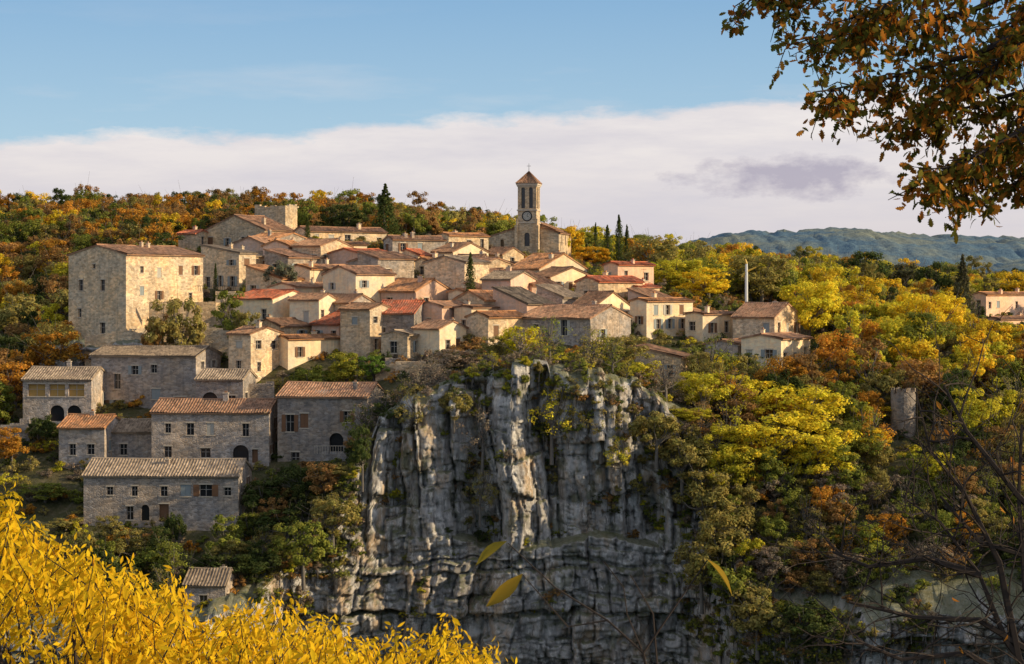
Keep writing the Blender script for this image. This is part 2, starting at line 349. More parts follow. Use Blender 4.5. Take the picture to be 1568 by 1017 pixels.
c=mixc(nt,mapr(nt,noise(nt,mapping(nt,v,(.5,.5,.3)),.5,6,.65),.51,.61,0,.75),c,(.58,.40,.235))
c=mixc(nt,mapr(nt,noise(nt,mapping(nt,v,(1.3,1.3,.14)),1,7,.72),.50,.62,0,.8),c,(.15,.135,.125))
c=mixc(nt,mapr(nt,noise(nt,mapping(nt,v,(1.3,1.3,.5)),1.0,6,.7),.53,.61,0,.8),c,(.84,.79,.73))
n3=noise(nt,v,.4,5,.65);c=mixc(nt,mapr(nt,n3,.55,.62,0,.55),c,(.13,.14,.055))
sg=N(nt,'ShaderNodeSeparateXYZ');nt.links.new(g.outputs['Normal'],sg.inputs[0]);c=mixc(nt,mapr(nt,sg.outputs[2],.5,.8,0,.75),c,(.14,.15,.06))
h=mth(nt,'ADD',mth(nt,'MULTIPLY',noise(nt,v,2.2,9,.8),1.0),mth(nt,'MULTIPLY',noise(nt,mapping(nt,v,(2,2,.6)),1.2,6,.75),.6))
princ(nt,out,c,.95,bump(nt,h,.9,.35),.1);M['lime']=m
me.materials.append(m);link(bpy.data.objects.new('limestone_cliff',me))
def rock(px,py,d,rx,ry,rz,s):
    th,ph=np.meshgrid(np.linspace(0,2*math.pi,61),np.linspace(0,math.pi,37));x=np.cos(th)*np.sin(ph);y=np.sin(th)*np.sin(ph);z=np.cos(ph)
    k=1+.30*fbm(x*1.8+s,y*1.8,z*1.8,4,s)+.25*(hsh(np.floor(x*3+s),np.floor(y*3),np.floor(z*4),s)-.5)+.12*(hsh(np.floor(x*7+s),np.floor(y*7),np.floor(z*9),s)-.5)
    o=PW(px,py,d);me=np_mesh('rock_outcrop',np.stack([o.x+x*k*rx,o.y+y*k*ry,o.z+z*k*rz],-1),grid_faces(37,61));me.materials.append(M['lime']);link(bpy.data.objects.new('rock_outcrop',me))
rock(120,548,259,4,3,2.2,1);rock(165,542,256,4,3,2.1,2);rock(215,538,253,3.5,3,1.8,3);rock(95,560,255,3,3,1.6,4)

# ---------------------------------------------------------------- distant hills
pxs=np.linspace(-600,2300,620);hy=np.linspace(1500,3300,70);hp=(pxs-784)/F*2500
HXx,HYy=np.meshgrid(hp,hy)
r1z=PZ(np.interp(pxs,[-600,900,1050,1110,1200,1300,1400,1568,1900,2300],[425,405,374,362,354,353,360,368,360,380]),2500)
r2z=PZ(np.interp(pxs,[-600,1150,1300,1430,1568,1900,2300],[450,440,412,396,386,380,395]),1950)
b1=np.exp(-((HYy-2500)/430)**2);b2=np.exp(-((HYy-1950)/200)**2)
Zh=np.maximum(-30+(r1z[None,:]+30)*b1,-30+(r2z[None,:]+30)*b2)+fbm(HXx/90,HYy/90,0,4,61)*7*b1+vn(HXx/9,HYy/14,0,62)*2.5+vn(HXx/4.5,HYy/9,0,63)*1.5
me=np_mesh('distant_hills',np.stack([HXx,HYy,Zh],-1),grid_faces(len(hy),len(pxs)))
m,nt,out=newmat('hazed_forest');g=N(nt,'ShaderNodeNewGeometry');v=g.outputs['Position']
c=mixc(nt,mapr(nt,noise(nt,v,.012,5,.6),.4,.62),(.105,.165,.215),(.22,.235,.19))  # aerial haze is mixed into the forest colour as blue
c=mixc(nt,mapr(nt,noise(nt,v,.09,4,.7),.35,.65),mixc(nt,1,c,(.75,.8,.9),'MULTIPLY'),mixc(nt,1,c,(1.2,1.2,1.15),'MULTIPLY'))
princ(nt,out,c,.95,bump(nt,noise(nt,v,.12,4,.7),.6,5),.0)
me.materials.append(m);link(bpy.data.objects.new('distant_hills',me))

# ---------------------------------------------------------------- buildings
def facade(K,o,u,n,W,z0,z1,wins):
    wins=[w for w in wins if w[0]>.15 and w[0]+w[2]<W-.15 and w[1]+w[3]<z1-.1]
    us=sorted(set([0,W]+[a for w in wins for a in(w[0],w[0]+w[2])]));vs=sorted(set([z0,z1]+[a for w in wins for a in(w[1],w[1]+w[3])]))
    def P(a,z,b=0): return (o[0]+u[0]*a+n[0]*b,o[1]+u[1]*a+n[1]*b,z)
    for i in range(len(us)-1):
        for j in range(len(vs)-1):
            mu=(us[i]+us[i+1])/2;mv=(vs[j]+vs[j+1])/2
            if any(w[0]<mu<w[0]+w[2] and w[1]<mv<w[1]+w[3] for w in wins): continue
            K['walls'].quad(P(us[i],vs[j]),P(us[i+1],vs[j]),P(us[i+1],vs[j+1]),P(us[i],vs[j+1]))
    for (a,z,w,h,k) in wins:
        b=a+w;t=z+h;dp=-.28
        K['walls'].quad(P(a,z),P(a,t),P(a,t,dp),P(a,z,dp));K['walls'].quad(P(b,z),P(b,z,dp),P(b,t,dp),P(b,t))
        K['walls'].quad(P(a,t),P(b,t),P(b,t,dp),P(a,t,dp));K['walls'].quad(P(a,z),P(a,z,dp),P(b,z,dp),P(b,z))
        gm='amber' if k=='a' else ('shut0' if (k=='door' and w<1.2) else 'glass')
        K[gm].quad(P(a,z,dp),P(b,z,dp),P(b,t,dp),P(a,t,dp))
        if k in('arch','bell'):
            r=w/2;cxx=a+r;cz=t-r
            for sg in(-1,1):
                pts=[P(cxx+sg*r,t)]+[P(cxx+sg*r*math.cos(q),cz+r*math.sin(q)) for q in np.linspace(0,math.pi/2,7)]
                K['walls'].quad(*pts)
        else:
            K['trim'].box(o,u,n,a-.12,b+.12,t,t+.16,-.02,.04)
        if k in('','s','a'):
            K['trim'].box(o,u,n,a-.1,b+.1,z-.12,z,-.02,.08)
            K['frame'].box(o,u,n,a+w/2-.03,a+w/2+.03,z,t,dp+.003,dp+.05);K['frame'].box(o,u,n,a,b,z+h*.55,z+h*.55+.05,dp+.003,dp+.045)
            K['frame'].box(o,u,n,a,a+.05,z,t,dp+.004,dp+.05);K['frame'].box(o,u,n,b-.05,b,z,t,dp+.004,dp+.05)
        if k=='s':
            sh=random.choice(['shut0','shut1','shut2','shut1'])
            if random.random()<.45:
                K[sh].box(o,u,n,a+.02,a+w/2-.01,z+.02,t-.02,-.1,-.05);K[sh].box(o,u,n,a+w/2+.01,b-.02,z+.02,t-.02,-.1,-.05)
            else:
                K[sh].box(o,u,n,a-w/2,a-.02,z,t,.01,.06)
                K[sh].box(o,u,n,b+.02,b+w/2,z,t,.01,.06)
def autow(Wd,z,Hh,dens):
    fl=max(1,int(Hh/2.75));nc=max(1,int(Wd/2.7));r=[]
    for f in range(fl):
        for i in range(nc):
            if random.random()>dens: continue
            w=random.uniform(.7,1.15);h=random.uniform(1.0,1.6) if f<fl-1 or fl==1 else random.uniform(.7,1.2)
            u=(i+.5)/nc*Wd-w/2+random.uniform(-.35,.35);zz=z+f*Hh/fl+(Hh/fl-h)*random.uniform(.45,.65)
            r.append((u,zz,w,h,random.choice(['','s','s',''])))
    return r
def roofplane(K,p0,p1,p2,p3,mat_key='roof'):
    p0,p1,p2,p3=[Vector(p) for p in(p0,p1,p2,p3)]
    nrm=(p1-p0).cross(p3-p0)
    if nrm.length<1e-4: nrm=(p1-p0).cross(p2-p0)
    nrm.normalize()
    if nrm.z<0: nrm=-nrm
    Wd=(p1-p0).length;Ln=max((p3-p0).length,(p2-p1).length);nc=max(4,int(Wd/.34)*4);nrr=max(3,int(Ln/1.2));a=K[mat_key];b=len(a.v)
    sd=random.random()*100
    for j in range(nrr+1):
        v=j/nrr
        for i in range(nc+1):
            u=i/nc;p=(p0.lerp(p1,u)).lerp(p3.lerp(p2,u),v)
            sag=-.14*math.sin(v*math.pi)*math.sin(u*math.pi)+.07*math.sin(u*Wd*.9+sd)*math.sin(v*3+sd)
            ed=.07*math.sin(u*Wd*37+sd)*(j==0)
            p=p+nrm*(.055*(1+math.cos(u*Wd/.34*2*math.pi))+sag+.03*random.random())-(p3-p0).normalized()*ed if (p3-p0).length>0 else p
            a.v.append(tuple(p));a.uv.append((u*Wd,v*Ln))
    for j in range(nrr):
        for i in range(nc):
            a.f.append((b+j*(nc+1)+i,b+j*(nc+1)+i+1,b+(j+1)*(nc+1)+i+1,b+(j+1)*(nc+1)+i))
    q=[p-nrm*.14 for p in(p0,p1,p2,p3)];tp=[p+nrm*.03 for p in (p0,p1,p2,p3)]
    K['trim'].quad(*[tuple(x) for x in q])
    for i in range(4):
        k=(i+1)%4
        if (tp[i]-tp[k]).length>.01: a.quad(tuple(q[i]),tuple(q[k]),tuple(tp[k]),tuple(tp[i]),uv=[(0,0),(1,0),(1,.1),(0,.1)])
def newK(): return {k:Acc() for k in('walls','roof','glass','frame','trim','shut0','shut1','shut2','amber','iron')}
def emit(K,e,mat,tile):
    names={'walls':'walls','roof':'roof','glass':'window_panes','frame':'window_frames','trim':'stone_trim','shut0':'shutters_brown','shut1':'shutters_grey','shut2':'shutters_pale','amber':'lit_panes','iron':'ironwork'}
    for k,a in K.items():
        if a.f:
            mt=M[mat] if k=='walls' else T_[tile] if k=='roof' else M[k]
            a.obj(names[k],mt,e,uv=(k=='roof'))
FOOT=[]
def build(h):
    d=h['d'];th=R(h['th']);c,s=math.cos(th),math.sin(th);Xc=PX(h['C'],d);a=(h['L']-784)/F;b=(h['R']-784)/F
    W=h['W'] or (Xc-a*d)/(c+a*s)
    D=h['D'] or (b*d-Xc)/(s-b*c)
    D=max(3.5,min(D,22));W=max(3,W);z0=PZ(h['b'],d);ze=PZ(h['e'],d);Hh=ze-z0
    e=empty(h['name'],(Xc,d,z0),-th);K=newK();fd=-6.0
    o=.35;p=h['p'];rf=h['roof']
    fw=h['fw'];sw=h['sw']
    def conv(l,Wd): return [(u*Wd-w/2,max(.02,v*Hh),w,min(hh,Hh*.9),k) for u,v,w,hh,k in l]
    fwn=conv(fw,W) if fw else autow(W,0,Hh,h['dens']);swn=conv(sw,D) if sw else autow(D,0,Hh,h['dens'])
    facade(K,(-W,0),(1,0),(0,-1),W,fd,Hh,fwn);facade(K,(0,0),(0,1),(1,0),D,fd,Hh,swn)
    facade(K,(0,D),(-1,0),(0,1),W,fd,Hh,[]);facade(K,(-W,D),(0,-1),(-1,0),D,fd,Hh,autow(D,0,Hh,.4))
    w=K['walls'];up=.12;G=.14
    if rf=='x':
        r=p*D/2
        for x in(-W,0): w.quad((x,0,Hh),(x,D,Hh),(x,D/2,Hh+r))
        roofplane(K,(-W-G,-o,Hh-p*o+up),(G,-o,Hh-p*o+up),(G,D/2,Hh+r+up),(-W-G,D/2,Hh+r+up))
        roofplane(K,(G,D+o,Hh-p*o+up),(-W-G,D+o,Hh-p*o+up),(-W-G,D/2,Hh+r+up),(G,D/2,Hh+r+up));tube(K['roof'],[(-W-G,D/2,Hh+r+up+.05),(-W/2,D/2,Hh+r+up-.04),(G,D/2,Hh+r+up+.05)],[.15]*3);top=lambda x,y:Hh+r-abs(y-D/2)*p
    elif rf=='y':
        r=p*W/2
        for y in(0,D): w.quad((-W,y,Hh),(0,y,Hh),(-W/2,y,Hh+r))
        roofplane(K,(o,-G,Hh-p*o+up),(o,D+G,Hh-p*o+up),(-W/2,D+G,Hh+r+up),(-W/2,-G,Hh+r+up))
        roofplane(K,(-W-o,D+G,Hh-p*o+up),(-W-o,-G,Hh-p*o+up),(-W/2,-G,Hh+r+up),(-W/2,D+G,Hh+r+up));tube(K['roof'],[(-W/2,-G,Hh+r+up+.05),(-W/2,D/2,Hh+r+up-.04),(-W/2,D+G,Hh+r+up+.05)],[.15]*3);top=lambda x,y:Hh+r-abs(x+W/2)*p
    elif rf=='r':
        r=p*W
        for y in(0,D): w.quad((-W,y,Hh),(0,y,Hh),(-W,y,Hh+r))
        w.quad((-W,0,Hh),(-W,D,Hh),(-W,D,Hh+r),(-W,0,Hh+r))
        roofplane(K,(o,-G,Hh-p*o+up),(o,D+G,Hh-p*o+up),(-W-G,D+G,Hh+r+up),(-W-G,-G,Hh+r+up));top=lambda x,y:Hh-x*p
    elif rf=='flat':
        w.quad((-W,0,Hh-.5),(0,0,Hh-.5),(0,D,Hh-.5),(-W,D,Hh-.5))
        for i in range(6):
            u0=-W+i*W/6;w.box((0,0),(1,0),(0,1),u0,u0+W/6-.01,Hh-.01,Hh+random.uniform(.05,.7),.004,.5)
            v0=i*D/6;w.box((0,0),(0,1),(-1,0),v0+.5,v0+.5+D/6-.01,Hh-.01,Hh+random.uniform(.05,.6),.004,.5)
        top=lambda x,y:Hh-.5
    if rf in('x',): K['trim'].box((0,0),(1,0),(0,-1),-W,0,Hh-.16,Hh-.02,.003,.16)
    if rf in('y','r'): K['trim'].box((0,0),(0,1),(1,0),0,D,Hh-.16,Hh-.02,.003,.16)
    for i in range(h['ch']):
        x=random.uniform(-W*.85,-W*.15);y=random.uniform(D*.25,D*.8);zt=top(x,y);cw=random.uniform(.2,.32);hh=random.uniform(.5,1.0)
        w.box((x,y),(1,0),(0,1),-cw,cw,zt-.6,zt+hh,-cw*.8,cw*.8);K['trim'].box((x,y),(1,0),(0,1),-cw-.06,cw+.06,zt+hh,zt+hh+.1,-cw*.8-.06,cw*.8+.06)
        K['roof'].box((x,y),(1,0),(0,1),-cw*.5,cw*.5,zt+hh+.1,zt+hh+.32,-cw*.4,cw*.4)
        if random.random()<.35:
            tube(K['iron'],[(x+cw,y,zt+hh-.3),(x+cw,y,zt+hh+1.6)],[.025]*2,4);tube(K['iron'],[(x+cw-.5,y,zt+hh+1.5),(x+cw+.5,y,zt+hh+1.5)],[.02]*2,4)
    emit(K,e,h['mat'],h['tile'])
    nf=max(1,round(max(W,D)/min(W,D)))
    for q in range(nf):
        lxx=-W/2 if D>=W else -W*(q+.5)/nf;lyy=D*(q+.5)/nf if D>=W else D/2
        FOOT.append((Xc+lxx*c+lyy*s,d-lxx*s+lyy*c,min(W,D)/2*1.15))
for h in HS: build(h)
FOOT.append((PX(770,331),331,8));FOOT.append((PX(800,331),331,8))
# the tightly packed houses between the surveyed ones
rs=random.Random(11);cnt=0
SK=([400,450,560,600,680,740,760,860,880,960,1010,1060],[352,368,368,380,372,380,402,402,408,418,440,455])
for t in range(5000):
    px=rs.uniform(405,1050);d=rs.uniform(246,312)
    if px>960 and not(262<d<284): continue
    if px<470 and d<256: continue
    W=rs.uniform(4,7.5);D=rs.uniform(5,10);th=rs.uniform(18,50);c,s=math.cos(R(th)),math.sin(R(th));x=PX(px,d)
    cxm=x-W/2*c+D/2*s;cym=d+W/2*s+D/2*c;rad=min(W,D)/2
    if min(math.hypot(cxm-a,cym-b)-r for a,b,r in FOOT)<rad*.95: continue
    z=Ts(x,d);Hh=rs.choice([rs.uniform(2.8,4.2),rs.uniform(4.2,6.4)]);b=HZ-z*F/d;pt=rs.uniform(.22,.42);e_=b-Hh*F/d
    if e_-pt*3*F/d<np.interp(px,*SK): continue
    build(H(px,px,px,e_,b,d,th,rs.choice(['x','y','y','r','x']),rs.choice(['warm','cream','cream','grey','grey','pink','warm']),rs.choice(['brown','orange','orange','gray','brown','brown','red']),D=D,W=W,pitch=pt,ch=rs.choice([0,0,1]),ct=False));cnt+=1
print('infill houses',cnt)

# ---------------------------------------------------------------- church
def church():
    d=325.;k=d/F;e=empty('church',(PX(807,d),d,PZ(390,d)),-R(12));K=newK()
    def hz(py): return (390-py)*k
    w=29*k;hw=w/2;H1=hz(281)
    bw=.66
    bell=[(w*.29-bw/2,hz(319),bw,hz(287)-hz(319),'bell'),(w*.71-bw/2,hz(319),bw,hz(287)-hz(319),'bell')]
    ft=bell+[(w/2-.45,hz(377),.9,2.3,'bell')]
    facade(K,(-hw,0),(1,0),(0,-1),w,-3,H1,ft);facade(K,(hw,0),(0,1),(1,0),w,-3,H1,bell)
    facade(K,(hw,w),(-1,0),(0,1),w,-3,H1,bell);facade(K,(-hw,w),(0,-1),(-1,0),w,-3,H1,bell)
    def ring(z0,z1,pr,acc='trim'):
        a=K[acc];a.box((0,0),(1,0),(0,-1),-hw-pr,hw+pr,z0,z1,.003,pr);a.box((0,0),(1,0),(0,-1),-hw-pr,hw+pr,z0,z1,-w-pr,-w-.003)
        a.box((0,0),(0,1),(1,0),.003,w-.003,z0,z1,hw+.003,hw+pr);a.box((0,0),(0,1),(-1,0),.003,w-.003,z0,z1,hw+.003,hw+pr)
    ring(H1-.3,H1,.25);ring(H1-.55,H1-.3,.12);ring(hz(322)-.1,hz(322)+.12,.14);ring(hz(341)-.1,hz(341)+.12,.12)
    ap=(0,w/2,hz(262));o=.3
    cs=[(-hw-o,-o),(hw+o,-o),(hw+o,w+o),(-hw-o,w+o)]
    for i in range(4):
        p,q=cs[i],cs[(i+1)%4];roofplane(K,(*p,H1+.03),(*q,H1+.03),ap,ap)
    z=hz(262);tube(K['iron'],[(0,w/2,z-.1),(0,w/2,z+1.4)],[.05,.03],5);tube(K['iron'],[(-.35,w/2,z+.95),(.35,w/2,z+.95)],[.035]*2,5)
    cz=hz(331)
    def disc(r,y,acc,n=24):
        K[acc].quad(*[(r*math.cos(t),y,cz+r*math.sin(t)) for t in np.linspace(0,2*math.pi,n,endpoint=False)])
    disc(.9,-.03,'iron');disc(.70,-.045,'shut2')
    for i in range(12):
        t=i*math.pi/6;c_,s_=math.cos(t),math.sin(t);K['iron'].quad(*[((r*c_-q*s_),-.052,cz+r*s_+q*c_) for r,q in((.5,-.03),(.63,-.03),(.63,.03),(.5,.03))])
    tube(K['iron'],[(0,-.07,cz),(.15,-.07,cz+.5)],[.04,.02],4);tube(K['iron'],[(0,-.07,cz),(.33,-.07,cz-.1)],[.045,.02],4)
    for sg in(-1,1):
        K['walls'].box((0,0),(1,0),(0,-1),*sorted((sg*hw*.98,sg*(hw+.45))),-3,hz(345),-.8,.5)
        K['walls'].box((0,0),(1,0),(0,-1),*sorted((sg*hw*.96,sg*(hw+.25))),hz(345)-.01,hz(335),-.7,.3)
    def block(x0,x1,y0,y1,H,kind,wins=[],sw=[],p=.4):
        W=x1-x0;D=y1-y0
        facade(K,(x0,y0),(1,0),(0,-1),W,-3,H,wins);facade(K,(x1,y0),(0,1),(1,0),D,-3,H,sw);facade(K,(x1,y1),(-1,0),(0,1),W,-3,H,[]);facade(K,(x0,y1),(0,-1),(-1,0),D,-3,H,[])
        a=K['walls']
        if kind=='y':
            xm=(x0+x1)/2;r=p*W/2
            for y in(y0,y1): a.quad((x0,y,H),(x1,y,H),(xm,y,H+r))
            roofplane(K,(x1+.3,y0-.15,H-.3*p+.1),(x1+.3,y1,H-.3*p+.1),(xm,y1,H+r+.1),(xm,y0-.15,H+r+.1));roofplane(K,(x0-.3,y1,H-.3*p+.1),(x0-.3,y0-.15,H-.3*p+.1),(xm,y0-.15,H+r+.1),(xm,y1,H+r+.1))
        if kind=='l':
            r=p*W
            for y in(y0,y1): a.quad((x0,y,H),(x1,y,H),(x1,y,H+r))
            roofplane(K,(x0-.3,y1,H-.3*p+.1),(x0-.3,y0-.15,H-.3*p+.1),(x1,y0-.15,H+r+.1),(x1,y1,H+r+.1))
        if kind=='r':
            r=p*W
            for y in(y0,y1): a.quad((x0,y,H),(x1,y,H),(x0,y,H+r))
            roofplane(K,(x1+.3,y0-.15,H-.3*p+.1),(x1+.3,y1,H-.3*p+.1),(x0,y1,H+r+.1),(x0,y0-.15,H+r+.1))
    block(hw+.46,48*k,.9,13,hz(357),'r',[],[(2.5,hz(375),.7,1.8,'arch'),(6.,hz(375),.7,1.8,'arch'),(9.5,hz(375),.7,1.8,'arch')],.28)
    block(-62*k,-hw-.46,1.2,13,hz(362),'l',[(2.0,hz(378),.6,1.3,'arch')],[],.30)
    block(-30*k,36*k,w+.5,15,hz(352),'y',[],[],.4)
    emit(K,e,'warm','brown')
church()

# ---------------------------------------------------------------- retaining walls & small structures
def wall(pts,h,name='stone_wall',mat='warm',th=.5):
    a=Acc();P=[(PX(p,d),d,PZ(q,d)) for p,q,d in pts]
    for i in range(len(P)-1):
        A_,B_=Vector(P[i]),Vector(P[i+1]);L=(B_-A_);l2=math.hypot(L.x,L.y);n=max(1,int(l2/.9));u=(L.x/l2,L.y/l2);nn=(-u[1],u[0])
        for j in range(n):
            z=A_.z+(B_.z-A_.z)*(j+.5)/n+random.uniform(-.12,.12)
            a.box((A_.x,A_.y),u,nn,j*l2/n,(j+1)*l2/n-.003,z-h-3,z,-random.uniform(.0,.05),th)
    return a.obj(name,M[mat])
wall([(0,655,234),(45,640,234)],3,mat='grey');wall([(130,515,254),(200,505,252),(240,500,254)],3);wall([(228,462,259),(330,462,260),(345,470,262)],2.5)
wall([(255,500,252),(330,500,252),(385,520,252)],2.5);wall([(575,560,238),(640,556,236),(700,560,236)],3)
wall([(1085,588,230),(1215,590,230)],1.5);wall([(345,590,238),(420,585,239)],2,mat='grey');wall([(140,712,221),(240,720,221)],1.2,mat='grey')
wall([(765,545,238),(860,545,238)],2);wall([(1050,560,240),(1130,562,240)],2.5);wall([(330,445,268),(410,452,268)],2)
wall([(590,548,242),(700,552,243)],2,mat='grey')
K=newK();e=empty('stone_archway',(PX(606,237),236.4,PZ(592,237)),R(-5));facade(K,(0,0),(1,0),(0,-1),3.6,-3,3.1,[(.8,.1,2.0,2.3,'arch')]);K['walls'].box((0,0),(1,0),(0,1),0,3.6,2.6,3.1,.003,1.2);K['walls'].box((0,0),(1,0),(0,1),3.2,3.6,-3,2.59,.003,1.2);emit(K,e,'warm','brown')
a=Acc();n=22;x0,y0=PX(1383,226),226.;zt=PZ(598,226);zb=PZ(650,226)
for i in range(n):
    t0,t1=2*math.pi*i/n,2*math.pi*(i+1)/n;r=1.45;h0=zt+.35*math.sin(i*2.3)
    for (ra,rb) in((r,r),(r-.4,r-.4)):
        a.quad((x0+ra*math.cos(t0),y0+ra*math.sin(t0),zb-6),(x0+ra*math.cos(t1),y0+ra*math.sin(t1),zb-6),(x0+ra*math.cos(t1),y0+ra*math.sin(t1),h0),(x0+ra*math.cos(t0),y0+ra*math.sin(t0),h0))
    a.quad((x0+r*math.cos(t0),y0+r*math.sin(t0),h0),(x0+r*math.cos(t1),y0+r*math.sin(t1),h0),(x0+(r-.4)*math.cos(t1),y0+(r-.4)*math.sin(t1),h0),(x0+(r-.4)*math.cos(t0),y0+(r-.4)*math.sin(t0),h0))
a.obj('ruined_round_tower',M['dark'])
a=Acc();p=PW(1143,472,262);tube(a,[p-Vector((0,0,3)),PW(1143,420,262),PW(1143,404,262)],[.22,.2,.16],8)
mast=a.obj('mast',simple('white_paint',(.7,.7,.68),.5));a=Acc();tube(a,[PW(1136,424,262),PW(1143,416,262),PW(1158,409,262)],[.13,.13,.1],6);tube(a,[PW(1143,404,262),PW(1141,397,262)],[.2,.12],6)
jib=a.obj('jib',simple('crane_yellow',(.6,.38,.05),.5));ce=empty('construction_crane');mast.parent=ce;jib.parent=ce
a=Acc()
for i in range(16): tube(a,[PW(482+i*4,695,222),PW(482+i*4,683,222)],[.025]*2,4)
tube(a,[PW(480,683,222),PW(545,683,222)],[.035]*2,4);a.obj('balcony_railing',M['trim'])
a=Acc()
for i in range(20): tube(a,[PW(300+i*3.4,446,262),PW(300+i*3.4,438,262)],[.03]*2,4)
tube(a,[PW(298,438,262),PW(368,438,262)],[.035]*2,4);a.obj('garden_railing',M['iron'])

# ---------------------------------------------------------------- trees
def rot_rand(n,g): 
    a=g.normal(size=(n,3));return a/np.linalg.norm(a,axis=1,keepdims=True)
def diamonds(C,nrm,size,g):
    n=len(C);r=rot_rand(n,g);a=np.cross(nrm,r);a/=np.linalg.norm(a,axis=1,keepdims=True)+1e-9;b=np.cross(nrm,a)
    s=size[:,None];bend=nrm*s*.25
    V=np.stack([C-a*s,C-b*s*.62+bend,C+a*s,C+b*s*.62+bend],1);return V.reshape(-1,3)
def tree_mesh(name,seed,h=8.,r=3.5,ncl=40,per=85,leaf=.2,cz=.60,shape='round',limbs=True,crown_h=None,cl_r=(.55,1.15)):
    g=np.random.default_rng(seed);bark=Acc();ch=crown_h or h*.42
    cl=[];cr=[]
    lop=rot_rand(1,g)[0]*r*.15
    if shape=='round':
        while len(cl)<ncl:
            dd=rot_rand(1,g)[0];q=g.random()**.45;th=math.atan2(dd[1],dd[0]);lob=1+.22*math.sin(th*2+seed)+.15*math.sin(th*3+seed*2)
            p=np.array([dd[0]*r*lob*q,dd[1]*r*lob*q,h*cz+dd[2]*ch*q*(1 if dd[2]>0 else .85)])+lop*q
            cl.append(p);cr.append(g.uniform(*cl_r)*r/3.5*(1.1-.3*q))
    elif shape=='cone':
        for i in range(ncl):
            t=(i+.5)/ncl;rr=r*(1-t)**.85*(.75+.5*g.random());th=i*2.4;cl.append(np.array([rr*math.cos(th)*.75,rr*math.sin(th)*.75,h*(.1+.88*t)-rr*.12]));cr.append(max(.18,rr*.42))
    elif shape=='column':
        for i in range(ncl):
            t=(i+.5)/ncl;rr=r*math.sin(min(1,(1-t)*1.6+.05)*math.pi/2)*min(1,t*5+.5);th=i*2.4;cl.append(np.array([rr*math.cos(th)*.5,rr*math.sin(th)*.5,h*(.04+.93*t)]));cr.append(max(.15,rr*.6))
    elif shape=='umbrella':
        for i in range(ncl):
            th=g.random()*6.28;q=g.random()**.5;cl.append(np.array([r*q*math.cos(th),r*q*math.sin(th),h*(.55+.38*g.random()*(1-.5*q))]));cr.append(g.uniform(.5,.9))
    cl=np.array(cl);cr=np.array(cr)
    k=g.integers(0,len(cl),len(cl)*per);dv=rot_rand(len(k),g);q=g.random(len(k))**.4*1.15
    fl=np.array([1,1,.7]) if shape!='column' else np.array([1,1,1.8])
    C=cl[k]+dv*(cr[k]*q)[:,None]*fl
    out_=C-np.array([0,0,h*cz*.8]);out_/=np.linalg.norm(out_,axis=1,keepdims=True)+1e-9
    nrm=dv*.8+out_*.5+rot_rand(len(k),g)*.7+np.array([0,0,.25]);nrm/=np.linalg.norm(nrm,axis=1,keepdims=True)
    LV=diamonds(C,nrm,leaf*g.uniform(.6,1.3,len(k)),g)
    tr=h*.022+.03;tb=[(0,0,-1.5),(0.05*h*g.normal()*.3,0,h*.25),(.04*h*g.normal()*.4,.04*h*g.normal()*.4,h*.5),(0,0,h*(.92 if shape in('cone','column') else .72))]
    tube(bark,tb,[tr*1.4,tr,tr*.7,tr*.2],7)
    if limbs and shape in('round','umbrella'):
        for i in g.choice(len(cl),min(len(cl),16),replace=False):
            p=cl[i];st=np.array([0,0,h*g.uniform(.22,.5)]);mid=(st+p)/2+np.array([0,0,-.3])+g.normal(size=3)*.2
            tube(bark,[st,mid,p,p+(p-mid)*.35],[tr*.5,tr*.32,tr*.16,tr*.05],5)
            for _ in range(2):
                q2=p+g.normal(size=3)*r*.25;tube(bark,[mid,(mid+q2)/2+g.normal(size=3)*.15,q2],[tr*.2,tr*.12,.015],4)
    nb=len(bark.v);BV=np.array(bark.v);BF=np.array(bark.f);LF=np.arange(len(LV)).reshape(-1,4)+nb
    me=np_mesh(name,np.concatenate([BV,LV]),np.concatenate([BF,LF]))
    me.materials.append(M['bark']);me.materials.append(M['leaf'])
    mi=np.zeros(len(BF)+len(LF),np.int32);mi[len(BF):]=1;me.polygons.foreach_set('material_index',mi);return me
PR={}
PR['b0']=tree_mesh('b0',1,8,3.5,44,85);PR['b1']=tree_mesh('b1',2,8,3.1,38,90,cz=.58);PR['b2']=tree_mesh('b2',3,8,3.9,50,80,cz=.62);PR['b3']=tree_mesh('b3',4,8,2.9,34,85,crown_h=3.9,cz=.56)
PR['s0']=tree_mesh('s0',5,8,3.3,34,26,leaf=.16);PR['s1']=tree_mesh('s1',6,8,3.0,30,20,leaf=.15)
PR['u0']=tree_mesh('u0',7,2.2,1.5,22,60,leaf=.13,cz=.45,crown_h=.95,cl_r=(.7,1.1));PR['u1']=tree_mesh('u1',8,2.4,1.4,16,32,leaf=.12,cz=.5,crown_h=1.1,cl_r=(.7,1.1))
PR['con']=tree_mesh('con',9,12,3.2,70,70,leaf=.2,shape='cone');PR['cyp']=tree_mesh('cyp',10,8,1.0,34,90,leaf=.12,shape='column')
PR['umb']=tree_mesh('umb',11,9,3.2,40,80,leaf=.17,shape='umbrella');PR['big']=tree_mesh('big',12,9,4.2,75,110,leaf=.17,cl_r=(.5,1.0));PR['big2']=tree_mesh('big2',13,9,3.8,68,110,leaf=.16,cz=.57,crown_h=4.2,cl_r=(.5,1.0))
order=['b0','b1','b2','b3','s0','s1','u0','u1','umb','con']
pc=bpy.data.collections.new('tree_kinds')
for i,k in enumerate(order):
    o=bpy.data.objects.new('kind_%02d'%i,PR[k]);pc.objects.link(o)
